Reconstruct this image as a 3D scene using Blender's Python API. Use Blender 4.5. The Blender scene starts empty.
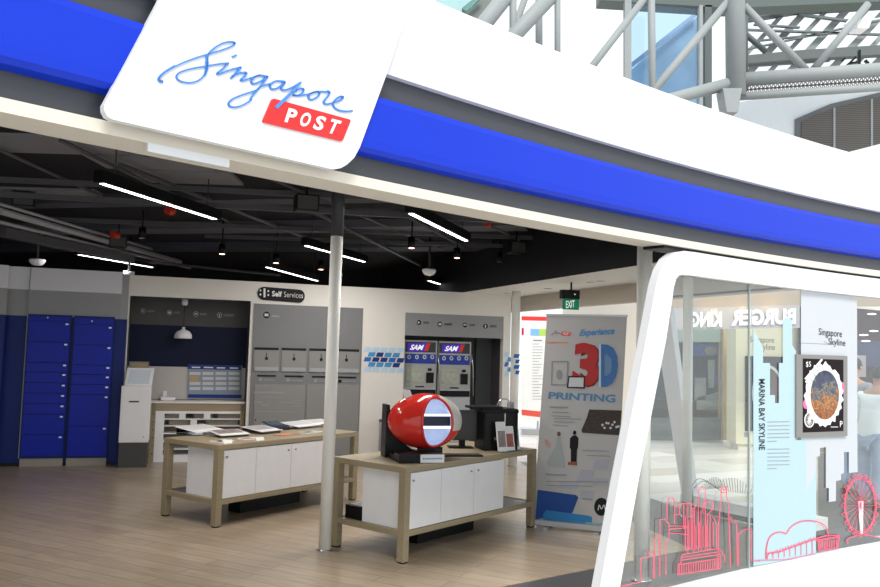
import bpy, math, random
from mathutils import Vector, Matrix
random.seed(7)
R = math.radians
SC = bpy.context.scene
COL = SC.collection

# ------------------------------------------------------------------ camera
F, PT, RL, CZ = 804.0, 0.071, -0.029, 1.675
cam_d = bpy.data.cameras.new('camera'); cam = bpy.data.objects.new('camera', cam_d); COL.objects.link(cam)
cam_d.sensor_width = 36.0; cam_d.lens = F / 880.0 * 36.0; cam_d.clip_end = 200
CAM = Matrix.Translation((0, 0, CZ)) @ (Matrix.Rotation(math.pi/2 + PT, 4, 'X') @ Matrix.Rotation(-RL, 4, 'Z'))
cam.matrix_world = CAM
SC.camera = cam
CR = CAM.to_3x3()

# ------------------------------------------------------------------ world, light, exposure
W = bpy.data.worlds.new('world'); SC.world = W; W.use_nodes = True
bg = W.node_tree.nodes['Background']; bg.inputs[0].default_value = (0.90, 0.96, 1.0, 1); bg.inputs[1].default_value = 1.3
sun_d = bpy.data.lights.new('sun', 'SUN'); sun = bpy.data.objects.new('sun', sun_d); COL.objects.link(sun)
sun_d.energy = 3.0; sun_d.angle = R(22); sun_d.color = (1.0, 0.96, 0.9)
sun.rotation_euler = Vector((-0.15, 0.85, -1.0)).to_track_quat('-Z', 'Y').to_euler()
SC.view_settings.view_transform = 'Standard'
try: SC.view_settings.look = 'None'
except Exception: pass
SC.view_settings.gamma = 1.0; SC.view_settings.use_curve_mapping = False
SC.view_settings.exposure = 0.0

# ------------------------------------------------------------------ surfaces
def ray(px, py):
    return CR @ Vector((px - 440.0, 293.5 - py, -F))
def gp(px, py, z=0.0):
    r = ray(px, py); t = (z - CZ) / r.z
    return Vector((r.x*t, r.y*t, z))
class Pl:
    """vertical plane: origin, yaw; s along, d towards the viewer, z up"""
    def __init__(self, ox, oy, yaw, y0=0.0):
        self.o = Vector((ox, oy, 0)); self.yaw = yaw
        self.a = Vector((math.cos(yaw), math.sin(yaw), 0)); self.n = Vector((math.sin(yaw), -math.cos(yaw), 0))
    def w(self, s, d, z): return self.o + self.a*s + self.n*d + Vector((0, 0, z))
    def sz(self, px, py, d=0.0):
        r = ray(px, py); O = self.o + self.n*d
        t = self.n.dot(O) / self.n.dot(r)
        p = r*t; p.z += CZ
        return (p - O).dot(self.a), p.z
    def px(self, px, py, d=0.0):
        s, z = self.sz(px, py, d); return self.w(s, d, z)
def fc(x): return 3.962 + .902*x - .0396*x*x
def fslope(x): return .902 - .0792*x
def fw(x, off, z):
    s = fslope(x); c = 1/math.sqrt(1+s*s)
    return Vector((x + off*s*c, fc(x) - off*c, z))
class Fas:
    """curved shop front line; off towards the viewer"""
    def px(self, px, py, off=0.0):
        r = ray(px, py); lo, hi = 0.5/r.y, 25.0/r.y
        f = lambda t: (r.y*t - fc(r.x*t)) / math.sqrt(1+fslope(r.x*t)**2) + off
        for _ in range(60):
            m = (lo+hi)/2
            if f(m) > 0: hi = m
            else: lo = m
        return Vector((r.x*lo, r.y*lo, CZ + r.z*lo))
FA = Fas()
B = Pl(-4.3, 11.15, .3054)
def YP(y): return Pl(0, y, 0.0)

# ------------------------------------------------------------------ materials
MATS = {}
def mat(name, col, rough=.5, metal=0., emit=0., noise=.04, scale=8., spec=.28, coat=0.):
    if name in MATS: return MATS[name]
    m = bpy.data.materials.new(name); m.use_nodes = True; MATS[name] = m
    nt = m.node_tree; b = nt.nodes['Principled BSDF']
    c = (col[0], col[1], col[2], 1)
    if noise > 0:
        tc = nt.nodes.new('ShaderNodeTexCoord'); n = nt.nodes.new('ShaderNodeTexNoise'); n.inputs['Scale'].default_value = scale
        mx = nt.nodes.new('ShaderNodeMix'); mx.data_type = 'RGBA'
        nt.links.new(tc.outputs['Object'], n.inputs['Vector']); nt.links.new(n.outputs['Fac'], mx.inputs[0])
        mx.inputs[6].default_value = tuple(max(0, v*(1-noise)) for v in col) + (1,)
        mx.inputs[7].default_value = tuple(min(1, v*(1+noise)) for v in col) + (1,)
        nt.links.new(mx.outputs[2], b.inputs['Base Color'])
    else: b.inputs['Base Color'].default_value = c
    b.inputs['Roughness'].default_value = rough; b.inputs['Metallic'].default_value = metal
    b.inputs['Specular IOR Level'].default_value = spec; b.inputs['Coat Weight'].default_value = coat
    if emit > 0:
        b.inputs['Emission Color'].default_value = c; b.inputs['Emission Strength'].default_value = emit
    return m
def glass(name, tint=(1, 1, 1), refl=1.0):
    m = bpy.data.materials.new(name); m.use_nodes = True; MATS[name] = m; nt = m.node_tree
    nt.nodes.remove(nt.nodes['Principled BSDF']); out = nt.nodes['Material Output']
    t = nt.nodes.new('ShaderNodeBsdfTransparent'); t.inputs[0].default_value = tint + (1,)
    g = nt.nodes.new('ShaderNodeBsdfGlossy'); g.inputs['Roughness'].default_value = .02; g.inputs[0].default_value = (1, 1, 1, 1)
    fr = nt.nodes.new('ShaderNodeFresnel'); fr.inputs[0].default_value = 1.45
    mu = nt.nodes.new('ShaderNodeMath'); mu.operation = 'MULTIPLY'; mu.inputs[1].default_value = refl
    mx = nt.nodes.new('ShaderNodeMixShader')
    nt.links.new(fr.outputs[0], mu.inputs[0]); nt.links.new(mu.outputs[0], mx.inputs[0])
    nt.links.new(t.outputs[0], mx.inputs[1]); nt.links.new(g.outputs[0], mx.inputs[2]); nt.links.new(mx.outputs[0], out.inputs[0])
    return m
def brick_floor(name, c1, c2, mortar, rot, width, height, rough, msize=.004, grain=True):
    m = bpy.data.materials.new(name); m.use_nodes = True; MATS[name] = m; nt = m.node_tree; b = nt.nodes['Principled BSDF']
    tc = nt.nodes.new('ShaderNodeTexCoord'); mp = nt.nodes.new('ShaderNodeMapping'); mp.inputs['Rotation'].default_value = (0, 0, rot)
    br = nt.nodes.new('ShaderNodeTexBrick'); br.inputs['Scale'].default_value = 1.0; br.inputs['Brick Width'].default_value = width
    br.inputs['Row Height'].default_value = height; br.inputs['Mortar Size'].default_value = msize; br.inputs['Mortar Smooth'].default_value = .3
    br.inputs['Color1'].default_value = c1 + (1,); br.inputs['Color2'].default_value = c2 + (1,); br.inputs['Mortar'].default_value = mortar + (1,)
    br.offset = .37
    nt.links.new(tc.outputs['Object'], mp.inputs[0]); nt.links.new(mp.outputs[0], br.inputs['Vector'])
    src = br.outputs['Color']
    if grain:
        m2 = nt.nodes.new('ShaderNodeMapping'); m2.inputs['Scale'].default_value = (1.2, 14, 1)
        n = nt.nodes.new('ShaderNodeTexNoise'); n.inputs['Scale'].default_value = 3; n.inputs['Detail'].default_value = 5
        nt.links.new(mp.outputs[0], m2.inputs[0]); nt.links.new(m2.outputs[0], n.inputs['Vector'])
        mr = nt.nodes.new('ShaderNodeMapRange'); mr.inputs[1].default_value = .3; mr.inputs[2].default_value = .7; mr.inputs[3].default_value = .82; mr.inputs[4].default_value = 1.15
        nt.links.new(n.outputs['Fac'], mr.inputs[0])
        mx = nt.nodes.new('ShaderNodeMix'); mx.data_type = 'RGBA'; mx.blend_type = 'MULTIPLY'; mx.inputs[0].default_value = 1
        nt.links.new(src, mx.inputs[6]); nt.links.new(mr.outputs[0], mx.inputs[7]); src = mx.outputs[2]
    nt.links.new(src, b.inputs['Base Color']); b.inputs['Roughness'].default_value = rough
    return m
def wood(name, c1, c2, rough=.45):
    m = bpy.data.materials.new(name); m.use_nodes = True; MATS[name] = m; nt = m.node_tree; b = nt.nodes['Principled BSDF']
    tc = nt.nodes.new('ShaderNodeTexCoord'); mp = nt.nodes.new('ShaderNodeMapping'); mp.inputs['Scale'].default_value = (1.5, 18, 18)
    n = nt.nodes.new('ShaderNodeTexNoise'); n.inputs['Scale'].default_value = 2.5; n.inputs['Detail'].default_value = 6
    cr = nt.nodes.new('ShaderNodeMix'); cr.data_type = 'RGBA'; cr.inputs[6].default_value = c1 + (1,); cr.inputs[7].default_value = c2 + (1,)
    nt.links.new(tc.outputs['Object'], mp.inputs[0]); nt.links.new(mp.outputs[0], n.inputs['Vector'])
    nt.links.new(n.outputs['Fac'], cr.inputs[0]); nt.links.new(cr.outputs[2], b.inputs['Base Color']); b.inputs['Roughness'].default_value = rough
    return m

M_white = mat('white_gloss', (.86, .86, .88), .22)
M_wallw = mat('cream_wall', (.80, .77, .72), .6, noise=.02)
M_wallb = mat('cool_white_wall', (.78, .78, .84), .45, noise=.02)
M_grey = mat('grey_panel', (.25, .26, .27), .5, noise=.03)
M_lgrey = mat('light_grey_panel', (.36, .37, .38), .45)
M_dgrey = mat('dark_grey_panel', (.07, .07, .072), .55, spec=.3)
M_navy = mat('navy_panel', (.006, .010, .038), .6, spec=.2)
M_blue = mat('blue_locker', (.008, .022, .42), .35, spec=.2)
M_blue2 = mat('blue_surround', (.008, .024, .17), .4, spec=.2)
M_fblue = mat('fascia_blue', (.003, .032, .52), .35, noise=.02, spec=.25)
M_fgrey = mat('fascia_grey', (.058, .061, .070), .35, noise=.05, spec=.35)
M_fwhite = mat('fascia_white', (.74, .755, .78), .35, noise=.0)
M_cream = mat('cream_beam', (.70, .65, .56), .5, noise=.01, spec=.3)
M_black = mat('black_plastic', (.006, .006, .007), .4, spec=.22)
M_ceil = mat('black_ceiling', (.018, .018, .022), .8)
M_pipe = mat('dark_pipe', (.05, .05, .057), .45)
M_pipel = mat('grey_pipe', (.42, .42, .45), .35, metal=.1)
M_red = mat('red_print', (.80, .05, .05), .4)
M_redg = mat('red_gloss', (.70, .035, .025), .15, coat=.4)
M_orange = mat('orange_print', (.85, .25, .08), .4)
M_ink = mat('black_print', (.018, .018, .02), .5, noise=0, spec=.12)
M_inkg = mat('grey_print', (.30, .31, .33), .5, noise=0)
M_inkl = mat('pale_print', (.62, .63, .65), .5, noise=0)
M_paper = mat('white_paper', (.84, .84, .83), .5)
M_sblue = mat('script_blue', (.07, .24, .68), .4)
M_sky = mat('sky_blue_print', (.22, .50, .85), .4)
M_pal = mat('pale_blue_print', (.50, .68, .85), .4)
M_dblue = mat('deep_blue_print', (.012, .04, .22), .4)
M_pole = mat('cream_pole', (.88, .87, .82), .55, spec=.3)
M_steel = mat('brushed_steel', (.50, .50, .52), .3, metal=.9)
M_steelp = mat('steel_truss', (.30, .325, .33), .55, spec=.3)
M_steeld = mat('steel_truss_dark', (.10, .12, .125), .5)
M_lamp = mat('lamp_white', (1, .96, .98), .5, emit=9.0, noise=0)
M_bulb = mat('bulb_warm', (1, .62, .45), .5, emit=6.0, noise=0)
M_oak = wood('oak_edge', (.27, .22, .135), (.40, .33, .215))
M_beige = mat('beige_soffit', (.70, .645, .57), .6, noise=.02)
M_tan = mat('tan_column', (.50, .36, .18), .5)
M_mar = mat('maroon_wall', (.028, .012, .015), .5)
M_green = mat('exit_green', (.0, .22, .12), .4, emit=.25, noise=0)
M_wlet = mat('exit_white', (.9, .95, .9), .4, emit=.5, noise=0)
M_led = mat('led_strip', (.9, .95, 1), .4, emit=2.2, noise=0)
M_cyan = mat('cyan_film', (.40, .55, .62), .4, noise=.02)
M_rline = mat('red_line_decal', (.80, .10, .18), .5, noise=0)
M_gline = mat('grey_line_decal', (.30, .33, .33), .5, noise=0)
M_sil = mat('silver_body', (.50, .51, .52), .35, metal=.3)
M_screen = mat('screen_pale', (.42, .46, .50), .2, emit=.25)
M_skin = mat('skin', (.42, .24, .16), .5)
M_hair = mat('hair', (.015, .012, .01), .6)
M_jean = mat('light_jeans', (.28, .40, .58), .8, scale=40)
M_shirt = mat('white_shirt', (.74, .82, .84), .7)
M_glass = glass('window_glass', (.975, .99, .985), .16)
M_glassb = glass('blue_glass', (.74, .86, .96), 1.2)
M_clear = glass('acrylic_clear', (.90, .92, .94), 2.0)

# ------------------------------------------------------------------ mesh builder
class MB:
    def __init__(self): self.v = []; self.f = []; self.sm = []
    def face(self, pts, smooth=False):
        i = len(self.v); self.v += [Vector(p) for p in pts]; self.f.append(list(range(i, i+len(pts)))); self.sm.append(smooth); return self
    def hexa(self, p):
        i = len(self.v); self.v += [Vector(q) for q in p]
        for q in ((0, 3, 2, 1), (4, 5, 6, 7), (0, 1, 5, 4), (1, 2, 6, 5), (2, 3, 7, 6), (3, 0, 4, 7)):
            self.f.append([i+k for k in q]); self.sm.append(False)
        return self
    def box(self, x0, x1, y0, y1, z0, z1):
        return self.hexa([(x0, y0, z0), (x1, y0, z0), (x1, y1, z0), (x0, y1, z0), (x0, y0, z1), (x1, y0, z1), (x1, y1, z1), (x0, y1, z1)])
    def pbox(self, P, s0, s1, d0, d1, z0, z1):      # box in a plane's frame (d towards viewer)
        w = P.w
        return self.hexa([w(s0, d1, z0), w(s1, d1, z0), w(s1, d0, z0), w(s0, d0, z0), w(s0, d1, z1), w(s1, d1, z1), w(s1, d0, z1), w(s0, d0, z1)])
    def prism(self, lo, hi):                        # two matching outlines
        n = len(lo); i = len(self.v); self.v += [Vector(p) for p in lo] + [Vector(p) for p in hi]
        self.f.append([i+k for k in range(n)][::-1]); self.sm.append(False)
        self.f.append([i+n+k for k in range(n)]); self.sm.append(False)
        for k in range(n):
            self.f.append([i+k, i+(k+1) % n, i+n+(k+1) % n, i+n+k]); self.sm.append(False)
        return self
    def tube(self, pts, r, n=10, caps=True, smooth=True):
        pts = [Vector(p) for p in pts]; rr = r if isinstance(r, (list, tuple)) else [r]*len(pts)
        i0 = len(self.v); t0 = (pts[1]-pts[0]).normalized(); up = Vector((0, 0, 1)) if abs(t0.z) < .9 else Vector((1, 0, 0))
        u = t0.cross(up).normalized()
        for k, p in enumerate(pts):
            t = ((pts[min(k+1, len(pts)-1)] - pts[max(k-1, 0)])).normalized()
            u = (u - t*u.dot(t)).normalized(); v = t.cross(u)
            for j in range(n):
                a = 2*math.pi*j/n; self.v.append(p + (u*math.cos(a) + v*math.sin(a))*rr[k])
        for k in range(len(pts)-1):
            for j in range(n):
                a = i0+k*n+j; b = i0+k*n+(j+1) % n
                self.f.append([a, b, b+n, a+n]); self.sm.append(smooth)
        if caps:
            self.f.append([i0+j for j in range(n)][::-1]); self.sm.append(False)
            e = i0+(len(pts)-1)*n; self.f.append([e+j for j in range(n)]); self.sm.append(False)
        return self
    def lathe(self, prof, c=(0, 0, 0), n=24, smooth=True):
        c = Vector(c); i0 = len(self.v)
        for r, z in prof:
            for j in range(n):
                a = 2*math.pi*j/n; self.v.append(c + Vector((r*math.cos(a), r*math.sin(a), z)))
        for k in range(len(prof)-1):
            for j in range(n):
                a = i0+k*n+j; b = i0+k*n+(j+1) % n
                self.f.append([a, b, b+n, a+n]); self.sm.append(smooth)
        self.f.append([i0+j for j in range(n)][::-1]); self.sm.append(False)
        e = i0+(len(prof)-1)*n; self.f.append([e+j for j in range(n)]); self.sm.append(False)
        return self
    def sweep(self, prof, x0, x1, n=40):            # profile (off, z) swept along the shop front line
        m = len(prof); i0 = len(self.v)
        for k in range(n+1):
            x = x0 + (x1-x0)*k/n
            for o, z in prof: self.v.append(fw(x, o, z))
        for k in range(n):
            for j in range(m):
                a = i0+k*m+j; b = i0+k*m+(j+1) % m
                self.f.append([a, b, b+m, a+m]); self.sm.append(False)
        self.f.append([i0+j for j in range(m)][::-1]); self.sm.append(False)
        e = i0+n*m; self.f.append([e+j for j in range(m)]); self.sm.append(False)
        return self
    def poly(self, S, pts, off=.0, th=.004):        # outline on a surface, th thick
        hi = [S.px(x, y, off) for x, y in pts]
        r = []
        for p, (x, y) in zip(hi, pts):
            if isinstance(S, Pl): r.append(p - S.n*th)
            else:
                s = fslope(p.x); c = 1/math.sqrt(1+s*s); r.append(p - Vector((s*c, -c, 0))*th)
        return self.prism(r, hi)
    def strokes(self, S, pts, w, off=.0, th=.003, closed=False):
        q = [Vector((x, y)) for x, y in pts]
        if closed: q.append(q[0])
        ws = w if isinstance(w, (list, tuple)) else [w]*len(q)
        for k in range(len(q)-1):
            a, b = q[k], q[k+1]; d = (b-a)
            if d.length < 1e-6: continue
            n = Vector((-d.y, d.x)).normalized(); e = d.normalized()
            wa, wb = ws[k]/2, ws[min(k+1, len(ws)-1)]/2
            a2 = a - e*wa*.35; b2 = b + e*wb*.35
            self.poly(S, [tuple(a2+n*wa), tuple(a2-n*wa), tuple(b2-n*wb), tuple(b2+n*wb)], off, th)
        return self
    def ellipse(self, S, cx, cy, rx, ry, off=0., th=.004, n=28, rot=0.):
        pts = []
        for k in range(n):
            a = 2*math.pi*k/n; x, y = rx*math.cos(a), ry*math.sin(a)
            pts.append((cx + x*math.cos(rot) - y*math.sin(rot), cy + x*math.sin(rot) + y*math.cos(rot)))
        return self.poly(S, pts, off, th)
    def text(self, S, s, quad, off=0., th=.004, bold=0., mirror=False, shear=0.):   # quad: TL TR BR BL in photo pixels
        cu = bpy.data.curves.new('t', 'FONT'); cu.body = s; cu.resolution_u = 3; cu.offset = bold; cu.shear = shear
        ob = bpy.data.objects.new('t', cu); COL.objects.link(ob)
        bpy.context.view_layer.update()
        me = bpy.data.meshes.new_from_object(ob.evaluated_get(bpy.context.evaluated_depsgraph_get()))
        xs = [v.co.x for v in me.vertices]; ys = [v.co.y for v in me.vertices]
        x0, x1, y0, y1 = min(xs), max(xs), min(ys), max(ys)
        TL, TR, BR, BL = [Vector(p) for p in quad]; i0 = len(self.v)
        for v in me.vertices:
            u = (v.co.x-x0)/(x1-x0); t = (v.co.y-y0)/max(1e-6, y1-y0)
            if mirror: u = 1-u
            p = (BL*(1-u)+BR*u)*(1-t) + (TL*(1-u)+TR*u)*t
            self.v.append(S.px(p.x, p.y, off))
        for f in me.polygons: self.f.append([i0+k for k in f.vertices]); self.sm.append(False)
        bpy.data.objects.remove(ob); bpy.data.curves.remove(cu); bpy.data.meshes.remove(me)
        return self
    def ptext(self, S, s, x, y, w, h, dy=0., **k):
        return self.text(S, s, [(x, y), (x+w, y+dy), (x+w, y+h+dy), (x, y+h)], **k)

def clean(n): return n
def make(name, mb, m, parent=None, world=True, root=None, label=None, base=None, kind=None, bevel=0., sub=0):
    """link a mesh object. world=True: vertices are in world space."""
    me = bpy.data.meshes.new(name)
    o = bpy.data.objects.new(name, me); COL.objects.link(o)
    if parent is not None:
        o.parent = parent
        r = parent
        while r.parent is not None: r = r.parent
        Mr = Matrix.Translation(r.location) @ Matrix.Rotation(r.rotation_euler.z, 4, 'Z')
    else:
        if base is None: base = Vector((0, 0, 0)) if not world else sum(mb.v, Vector((0, 0, 0)))/len(mb.v)
        if world and kind != 'structure': base = Vector((base[0], base[1], min(v.z for v in mb.v)))
        if kind == 'structure': base = Vector((0, 0, 0))
        o.location = base; Mr = Matrix.Translation(base)
    inv = Mr.inverted()
    vs = [inv @ v for v in mb.v] if world else mb.v
    me.from_pydata([tuple(v) for v in vs], [], mb.f); me.materials.append(m)
    me.polygons.foreach_set('use_smooth', mb.sm); me.update()
    if bevel > 0:
        bv = o.modifiers.new('bevel', 'BEVEL'); bv.width = bevel; bv.segments = 2; bv.limit_method = 'ANGLE'
    if label: o['label'] = label
    if kind: o['kind'] = kind
    return o
def tag(o, label, cat, group=None):
    o['label'] = label; o['category'] = cat
    if group: o['group'] = group
    return o
def thing(name, label, cat, loc=(0, 0, 0), rz=0., group=None):
    o = bpy.data.objects.new(name, None); COL.objects.link(o); o.empty_display_size = .1
    o.location = loc; o.rotation_euler = (0, 0, rz); return tag(o, label, cat, group)
def struct(name, mb, m, parent=None): return make(name, mb, m, parent, kind='structure' if parent is None else None)
def dup(root, loc, rz=None, label=None, group=None):
    r = root.copy(); COL.objects.link(r); r.location = loc
    if rz is not None: r.rotation_euler = (0, 0, rz)
    if label: r['label'] = label
    if group: r['group'] = group
    for ch in list(root.children):
        c = ch.copy(); COL.objects.link(c); c.parent = r
        for g in list(ch.children):
            d = g.copy(); COL.objects.link(d); d.parent = c
    return r
def pxr(P, x0, y0, x1, y1, d):                      # photo rectangle -> s0,s1,z0,z1 on plane offset d
    ym, xm = (y0+y1)/2, (x0+x1)/2
    return P.sz(x0, ym, d)[0], P.sz(x1, ym, d)[0], P.sz(xm, y1, d)[1], P.sz(xm, y0, d)[1]
def pxbox(mb, P, x0, y0, x1, y1, d, depth):
    s0, s1, z0, z1 = pxr(P, x0, y0, x1, y1, d)
    return mb.pbox(P, s0, s1, d-depth, d, max(z0, 0.0), z1)

# ================================================================== SETTING
# floors
def slab(pts, z0, z1):
    return MB().prism([(x, y, z0) for x, y in pts], [(x, y, z1) for x, y in pts])
M_tile = brick_floor('mall_tile', (.80, .79, .77), (.58, .54, .47), (.30, .29, .27), R(-28), 2.6, .55, .25, .006, False)
struct('floor', slab([(-14, -8), (30, -8), (30, 40), (-14, 40)], -.12, -.020), M_tile)
M_dtile = brick_floor('dark_tile', (.055, .055, .06), (.075, .075, .08), (.03, .03, .03), R(36), .6, .6, .35, .004, False)
L1a, L1b = gp(499, 587), gp(595, 568)
d1 = (L1b-L1a).normalized()
L2a, L2b = gp(648, 529), gp(689, 547.5)
d2 = (L2b-L2a).normalized()
def meet(p, d, q, e):
    t = ((q.x-p.x)*e.y - (q.y-p.y)*e.x) / (d.x*e.y - d.y*e.x); return p + d*t
c0 = meet(L1a, d1, L2a, d2)
W0 = L1a - d1*7.5; W2 = L2a - d2*8
W2 = Vector((1.05, 12.3, 0))
wood_poly = [(W0.x, W0.y), (c0.x, c0.y), (L2a.x, L2a.y), (1.55, 10.2), (1.30, 12.6), (1.3, 17), (-9, 17), (-9, W0.y)]
struct('floor_wood', slab(wood_poly, -.020, 0.0),
       brick_floor('laminate', (.44, .35, .25), (.36, .28, .20), (.18, .14, .10), R(27), 1.3, .15, .30, .004))
dark_poly = [tuple(fw(x, -.02, 0)[:2]) for x in (-3.2, -2, -1, 0, 1, 2, 3, 4, 5)] + [(4.2, 8.0), (3.2, 8.35), (2.75, 9.15), (1.75, 12.6), (1.2, 12.6), (1.3, 10), (-6, 1.5)]
struct('floor_dark', slab(dark_poly, -.020, -.004), M_dtile)

dr_ = [gp(818, 452), gp(930, 441), gp(930, 528), gp(818, 540)]
struct('floor_dark_right', slab([(p.x, p.y) for p in dr_], -.020, -.012), mat('dark_floor_patch', (.085, .09, .088), .35, noise=.25, scale=3))
# back wall (frame B); niches are openings with their own recesses
NS = []                                             # niche s0,s1,top
n1 = (B.sz(125, 380)[0], B.sz(247.5, 380)[0], 2.315)
n3 = (B.sz(405, 330)[0], B.sz(503.5, 330)[0], 2.245)
E_END = B.sz(509.5, 380)[0]
ED = .06
def wall_piece(mb, s0, s1, z0, z1, d=0., t=.12): return mb.pbox(B, s0, s1, d-t, d, z0, z1)
wb = MB()
ls1 = B.sz(119.5, 330, ED)[0]
wall_piece(wb, n1[0]-.06, n1[0], 0, 2.60); wall_piece(wb, n1[0], n1[1], n1[2], 2.60); wall_piece(wb, n1[1], n3[0], 0, 2.60)
wall_piece(wb, n3[0], n3[1], n3[2], 2.60); wall_piece(wb, n3[1], E_END, 0, 2.60)
struct('wall_back', wb, M_wallw)
DN = -.55
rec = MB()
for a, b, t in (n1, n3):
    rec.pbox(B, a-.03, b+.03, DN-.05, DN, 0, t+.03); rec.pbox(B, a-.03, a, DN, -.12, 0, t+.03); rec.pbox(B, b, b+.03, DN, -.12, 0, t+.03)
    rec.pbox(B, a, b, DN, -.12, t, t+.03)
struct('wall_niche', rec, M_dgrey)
# niche 1: grey band + navy panel on the niche face, flush band over recess
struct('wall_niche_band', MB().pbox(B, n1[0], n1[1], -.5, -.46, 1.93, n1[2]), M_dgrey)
struct('wall_niche_navy', MB().pbox(B, n1[0], n1[1], -.5, -.47, 1.33, 1.93), M_navy)
struct('wall_niche_mirror', MB().pbox(B, n1[0], n1[1], -.5, -.47, .86, 1.33), mat('niche_white', (.55, .52, .50), .35))
sg3 = B.sz(455, 336)[1]
struct('wall_panel_grey', MB().pbox(B, n3[0], n3[1], -.05, -.01, B.sz(455, 337)[1], n3[2]), mat('niche_grey', (.30, .31, .32), .5))
struct('wall_panel_side', MB().pbox(B, B.sz(475, 400, -.5)[0], n3[1], -.54, -.5, 0, 2.2), mat('slate_side', (.10, .11, .12), .5))
# locker wall at the left, slightly proud
cs = B.sz(4.7, 300, ED)[0]
lw = MB()
lw.pbox(B, cs, ls1, -.10, ED, 2.33, 2.63)
struct('wall_left_upper', lw, M_wallb)
struct('wall_left_grey', MB().pbox(B, cs, ls1, -.10, ED-.002, 1.98, 2.33), mat('locker_grey', (.34, .345, .36), .45))
struct('wall_left_blue', MB().pbox(B, cs, ls1+.09, -.10, ED-.004, 0.0, 1.98), M_blue2)
struct('trim_1', MB().pbox(B, ls1, ls1+.09, -.10, ED-.004, 1.98, 2.60), M_lgrey)
# side return of the left wall towards the viewer
LW = Pl(*B.w(cs, ED, 0)[:2], B.yaw + R(-62))
for nm, z0, z1, m_ in (('wall_side', 2.33, 2.63, M_wallb), ('wall_side_grey', 1.98, 2.33, MATS['locker_grey']), ('wall_side_blue', 0, 1.98, M_blue2)):
    q = B.w(cs, ED, 0); e = Vector((-math.cos(R(40)), -math.sin(R(40)), 0))
    nn = Vector((e.y, -e.x, 0))*-.12
    p = [q, q+e*4.5, q+e*4.5+nn, q+nn]
    struct(nm, MB().prism([(v.x, v.y, z0) for v in p], [(v.x, v.y, z1) for v in p]), m_)
struct('baseboard_back', MB().pbox(B, cs, n1[0]-.07, ED, ED+.004, 0, .045), M_black)
struct('baseboard_back_right', MB().pbox(B, n1[1], n3[0], 0, .012, 0, .07), M_grey)
# black hall above / behind the partitions
cp = [tuple(fw(x, -.22, 0)[:2]) for x in (-5.0, -4, -3, -2, -1, 0, 1, 2, 2.7)]
ceil_poly = cp + [(1.983, 8.212), (.21, 13.034), (-.9, 17), (-9.5, 17), (-9.5, -3)]
struct('ceiling', slab(ceil_poly, 3.30, 3.365), M_ceil)
struct('wall_hall', MB().box(-9.5, -.9, 17, 17.15, 0, 3.3).box(-9.6, -9.5, -3, 17, 0, 3.3), M_ceil)
dv = Vector((.21-1.983, 13.034-8.212, 0)).normalized(); dn = Vector((dv.y, -dv.x, 0))
a0 = Vector((1.983, 8.212, 0)) - dv*1.55; a1 = Vector((.21, 13.034, 0)) + dv*4.2
o1 = a1 + dn*1.13; o0 = a0 + dn*1.13 + dv*.05
struct('wall_hall_right', MB().prism([(p.x, p.y, 2.6) for p in (a0, a1, a1-dn*-.08, a0-dn*-.08)], [(p.x, p.y, 3.365) for p in (a0, a1, a1-dn*-.08, a0-dn*-.08)]), M_ceil)
struct('ceiling_soffit', MB().prism([(p.x, p.y, 2.6) for p in (a0+dn*.081, a1+dn*.081, o1, o0)], [(p.x, p.y, 2.72) for p in (a0+dn*.081, a1+dn*.081, o1, o0)]).prism([(p.x, p.y, 2.598) for p in (a0, a1, a1+dn*.09, a0+dn*.09)], [(p.x, p.y, 2.6) for p in (a0, a1, a1+dn*.09, a0+dn*.09)]), M_wallw)
struct('wall_soffit_edge', MB().prism([(p.x, p.y, 2.36) for p in (o0, o1, o1+dn*.1, o0+dn*.1)], [(p.x, p.y, 2.72) for p in (o0, o1, o1+dn*.1, o0+dn*.1)]), M_beige)

# inside face of the shop front over the opening
struct('wall_front', MB().sweep([(-.21, 2.47), (-.21, 3.37), (-.30, 3.37), (-.30, 2.47)], -5, 5.5), M_ceil)

# ------------------------------------------------------------------ fascia of the shop front (one thing, its bands are parts)
X0, X1 = -4.2, 5.6
fas = thing('shop_fascia', 'long curved fascia over the shop opening with white, grey and bright blue bands', 'fascia', fw(0, 0, 2.4))
make('soffit_band', MB().sweep([(.0, 2.41), (.0, 2.458), (-.2, 2.458), (-.2, 2.41)], X0, X1), M_cream, fas, label='cream lower band of the fascia')
make('lower_channel', MB().sweep([(-.02, 2.458), (-.02, 2.60), (-.18, 2.60), (-.18, 2.458)], X0, X1), M_fgrey, fas, label='dark grey recess under the blue band')
make('blue_band', MB().sweep([(-.01, 2.553), (.035, 2.560), (.052, 2.580), (.055, 2.62), (.055, 2.80), (.05, 2.825), (.03, 2.835), (-.01, 2.835), (-.1, 2.835), (-.1, 2.553)], X0, X1, 60), M_fblue, fas, label='bright blue projecting band')
make('upper_channel', MB().sweep([(-.01, 2.835), (-.01, 2.97), (-.18, 2.97), (-.18, 2.835)], X0, X1), M_fgrey, fas, label='dark grey recess over the blue band')
make('upper_panel', MB().sweep([(.03, 2.955), (.07, 3.37), (.05, 3.385), (-.18, 3.385), (-.18, 2.955)], X0, X1, 60), M_fwhite, fas, label='tall white upper panel of the fascia')
xn = FA.px(668, 247).x
make('shadow_gap', MB().sweep([(-.03, 2.392), (-.03, 2.41), (-.2, 2.41), (-.2, 2.392)], xn, X1), M_black, fas)
make('cover_plate', MB().sweep([(.002, 2.378), (.002, 2.412), (-.012, 2.412), (-.012, 2.378)], FA.px(146, 152, .01).x, FA.px(228, 168, .01).x, 6), M_fwhite, fas, label='short white cover plate under the cream band')
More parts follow.
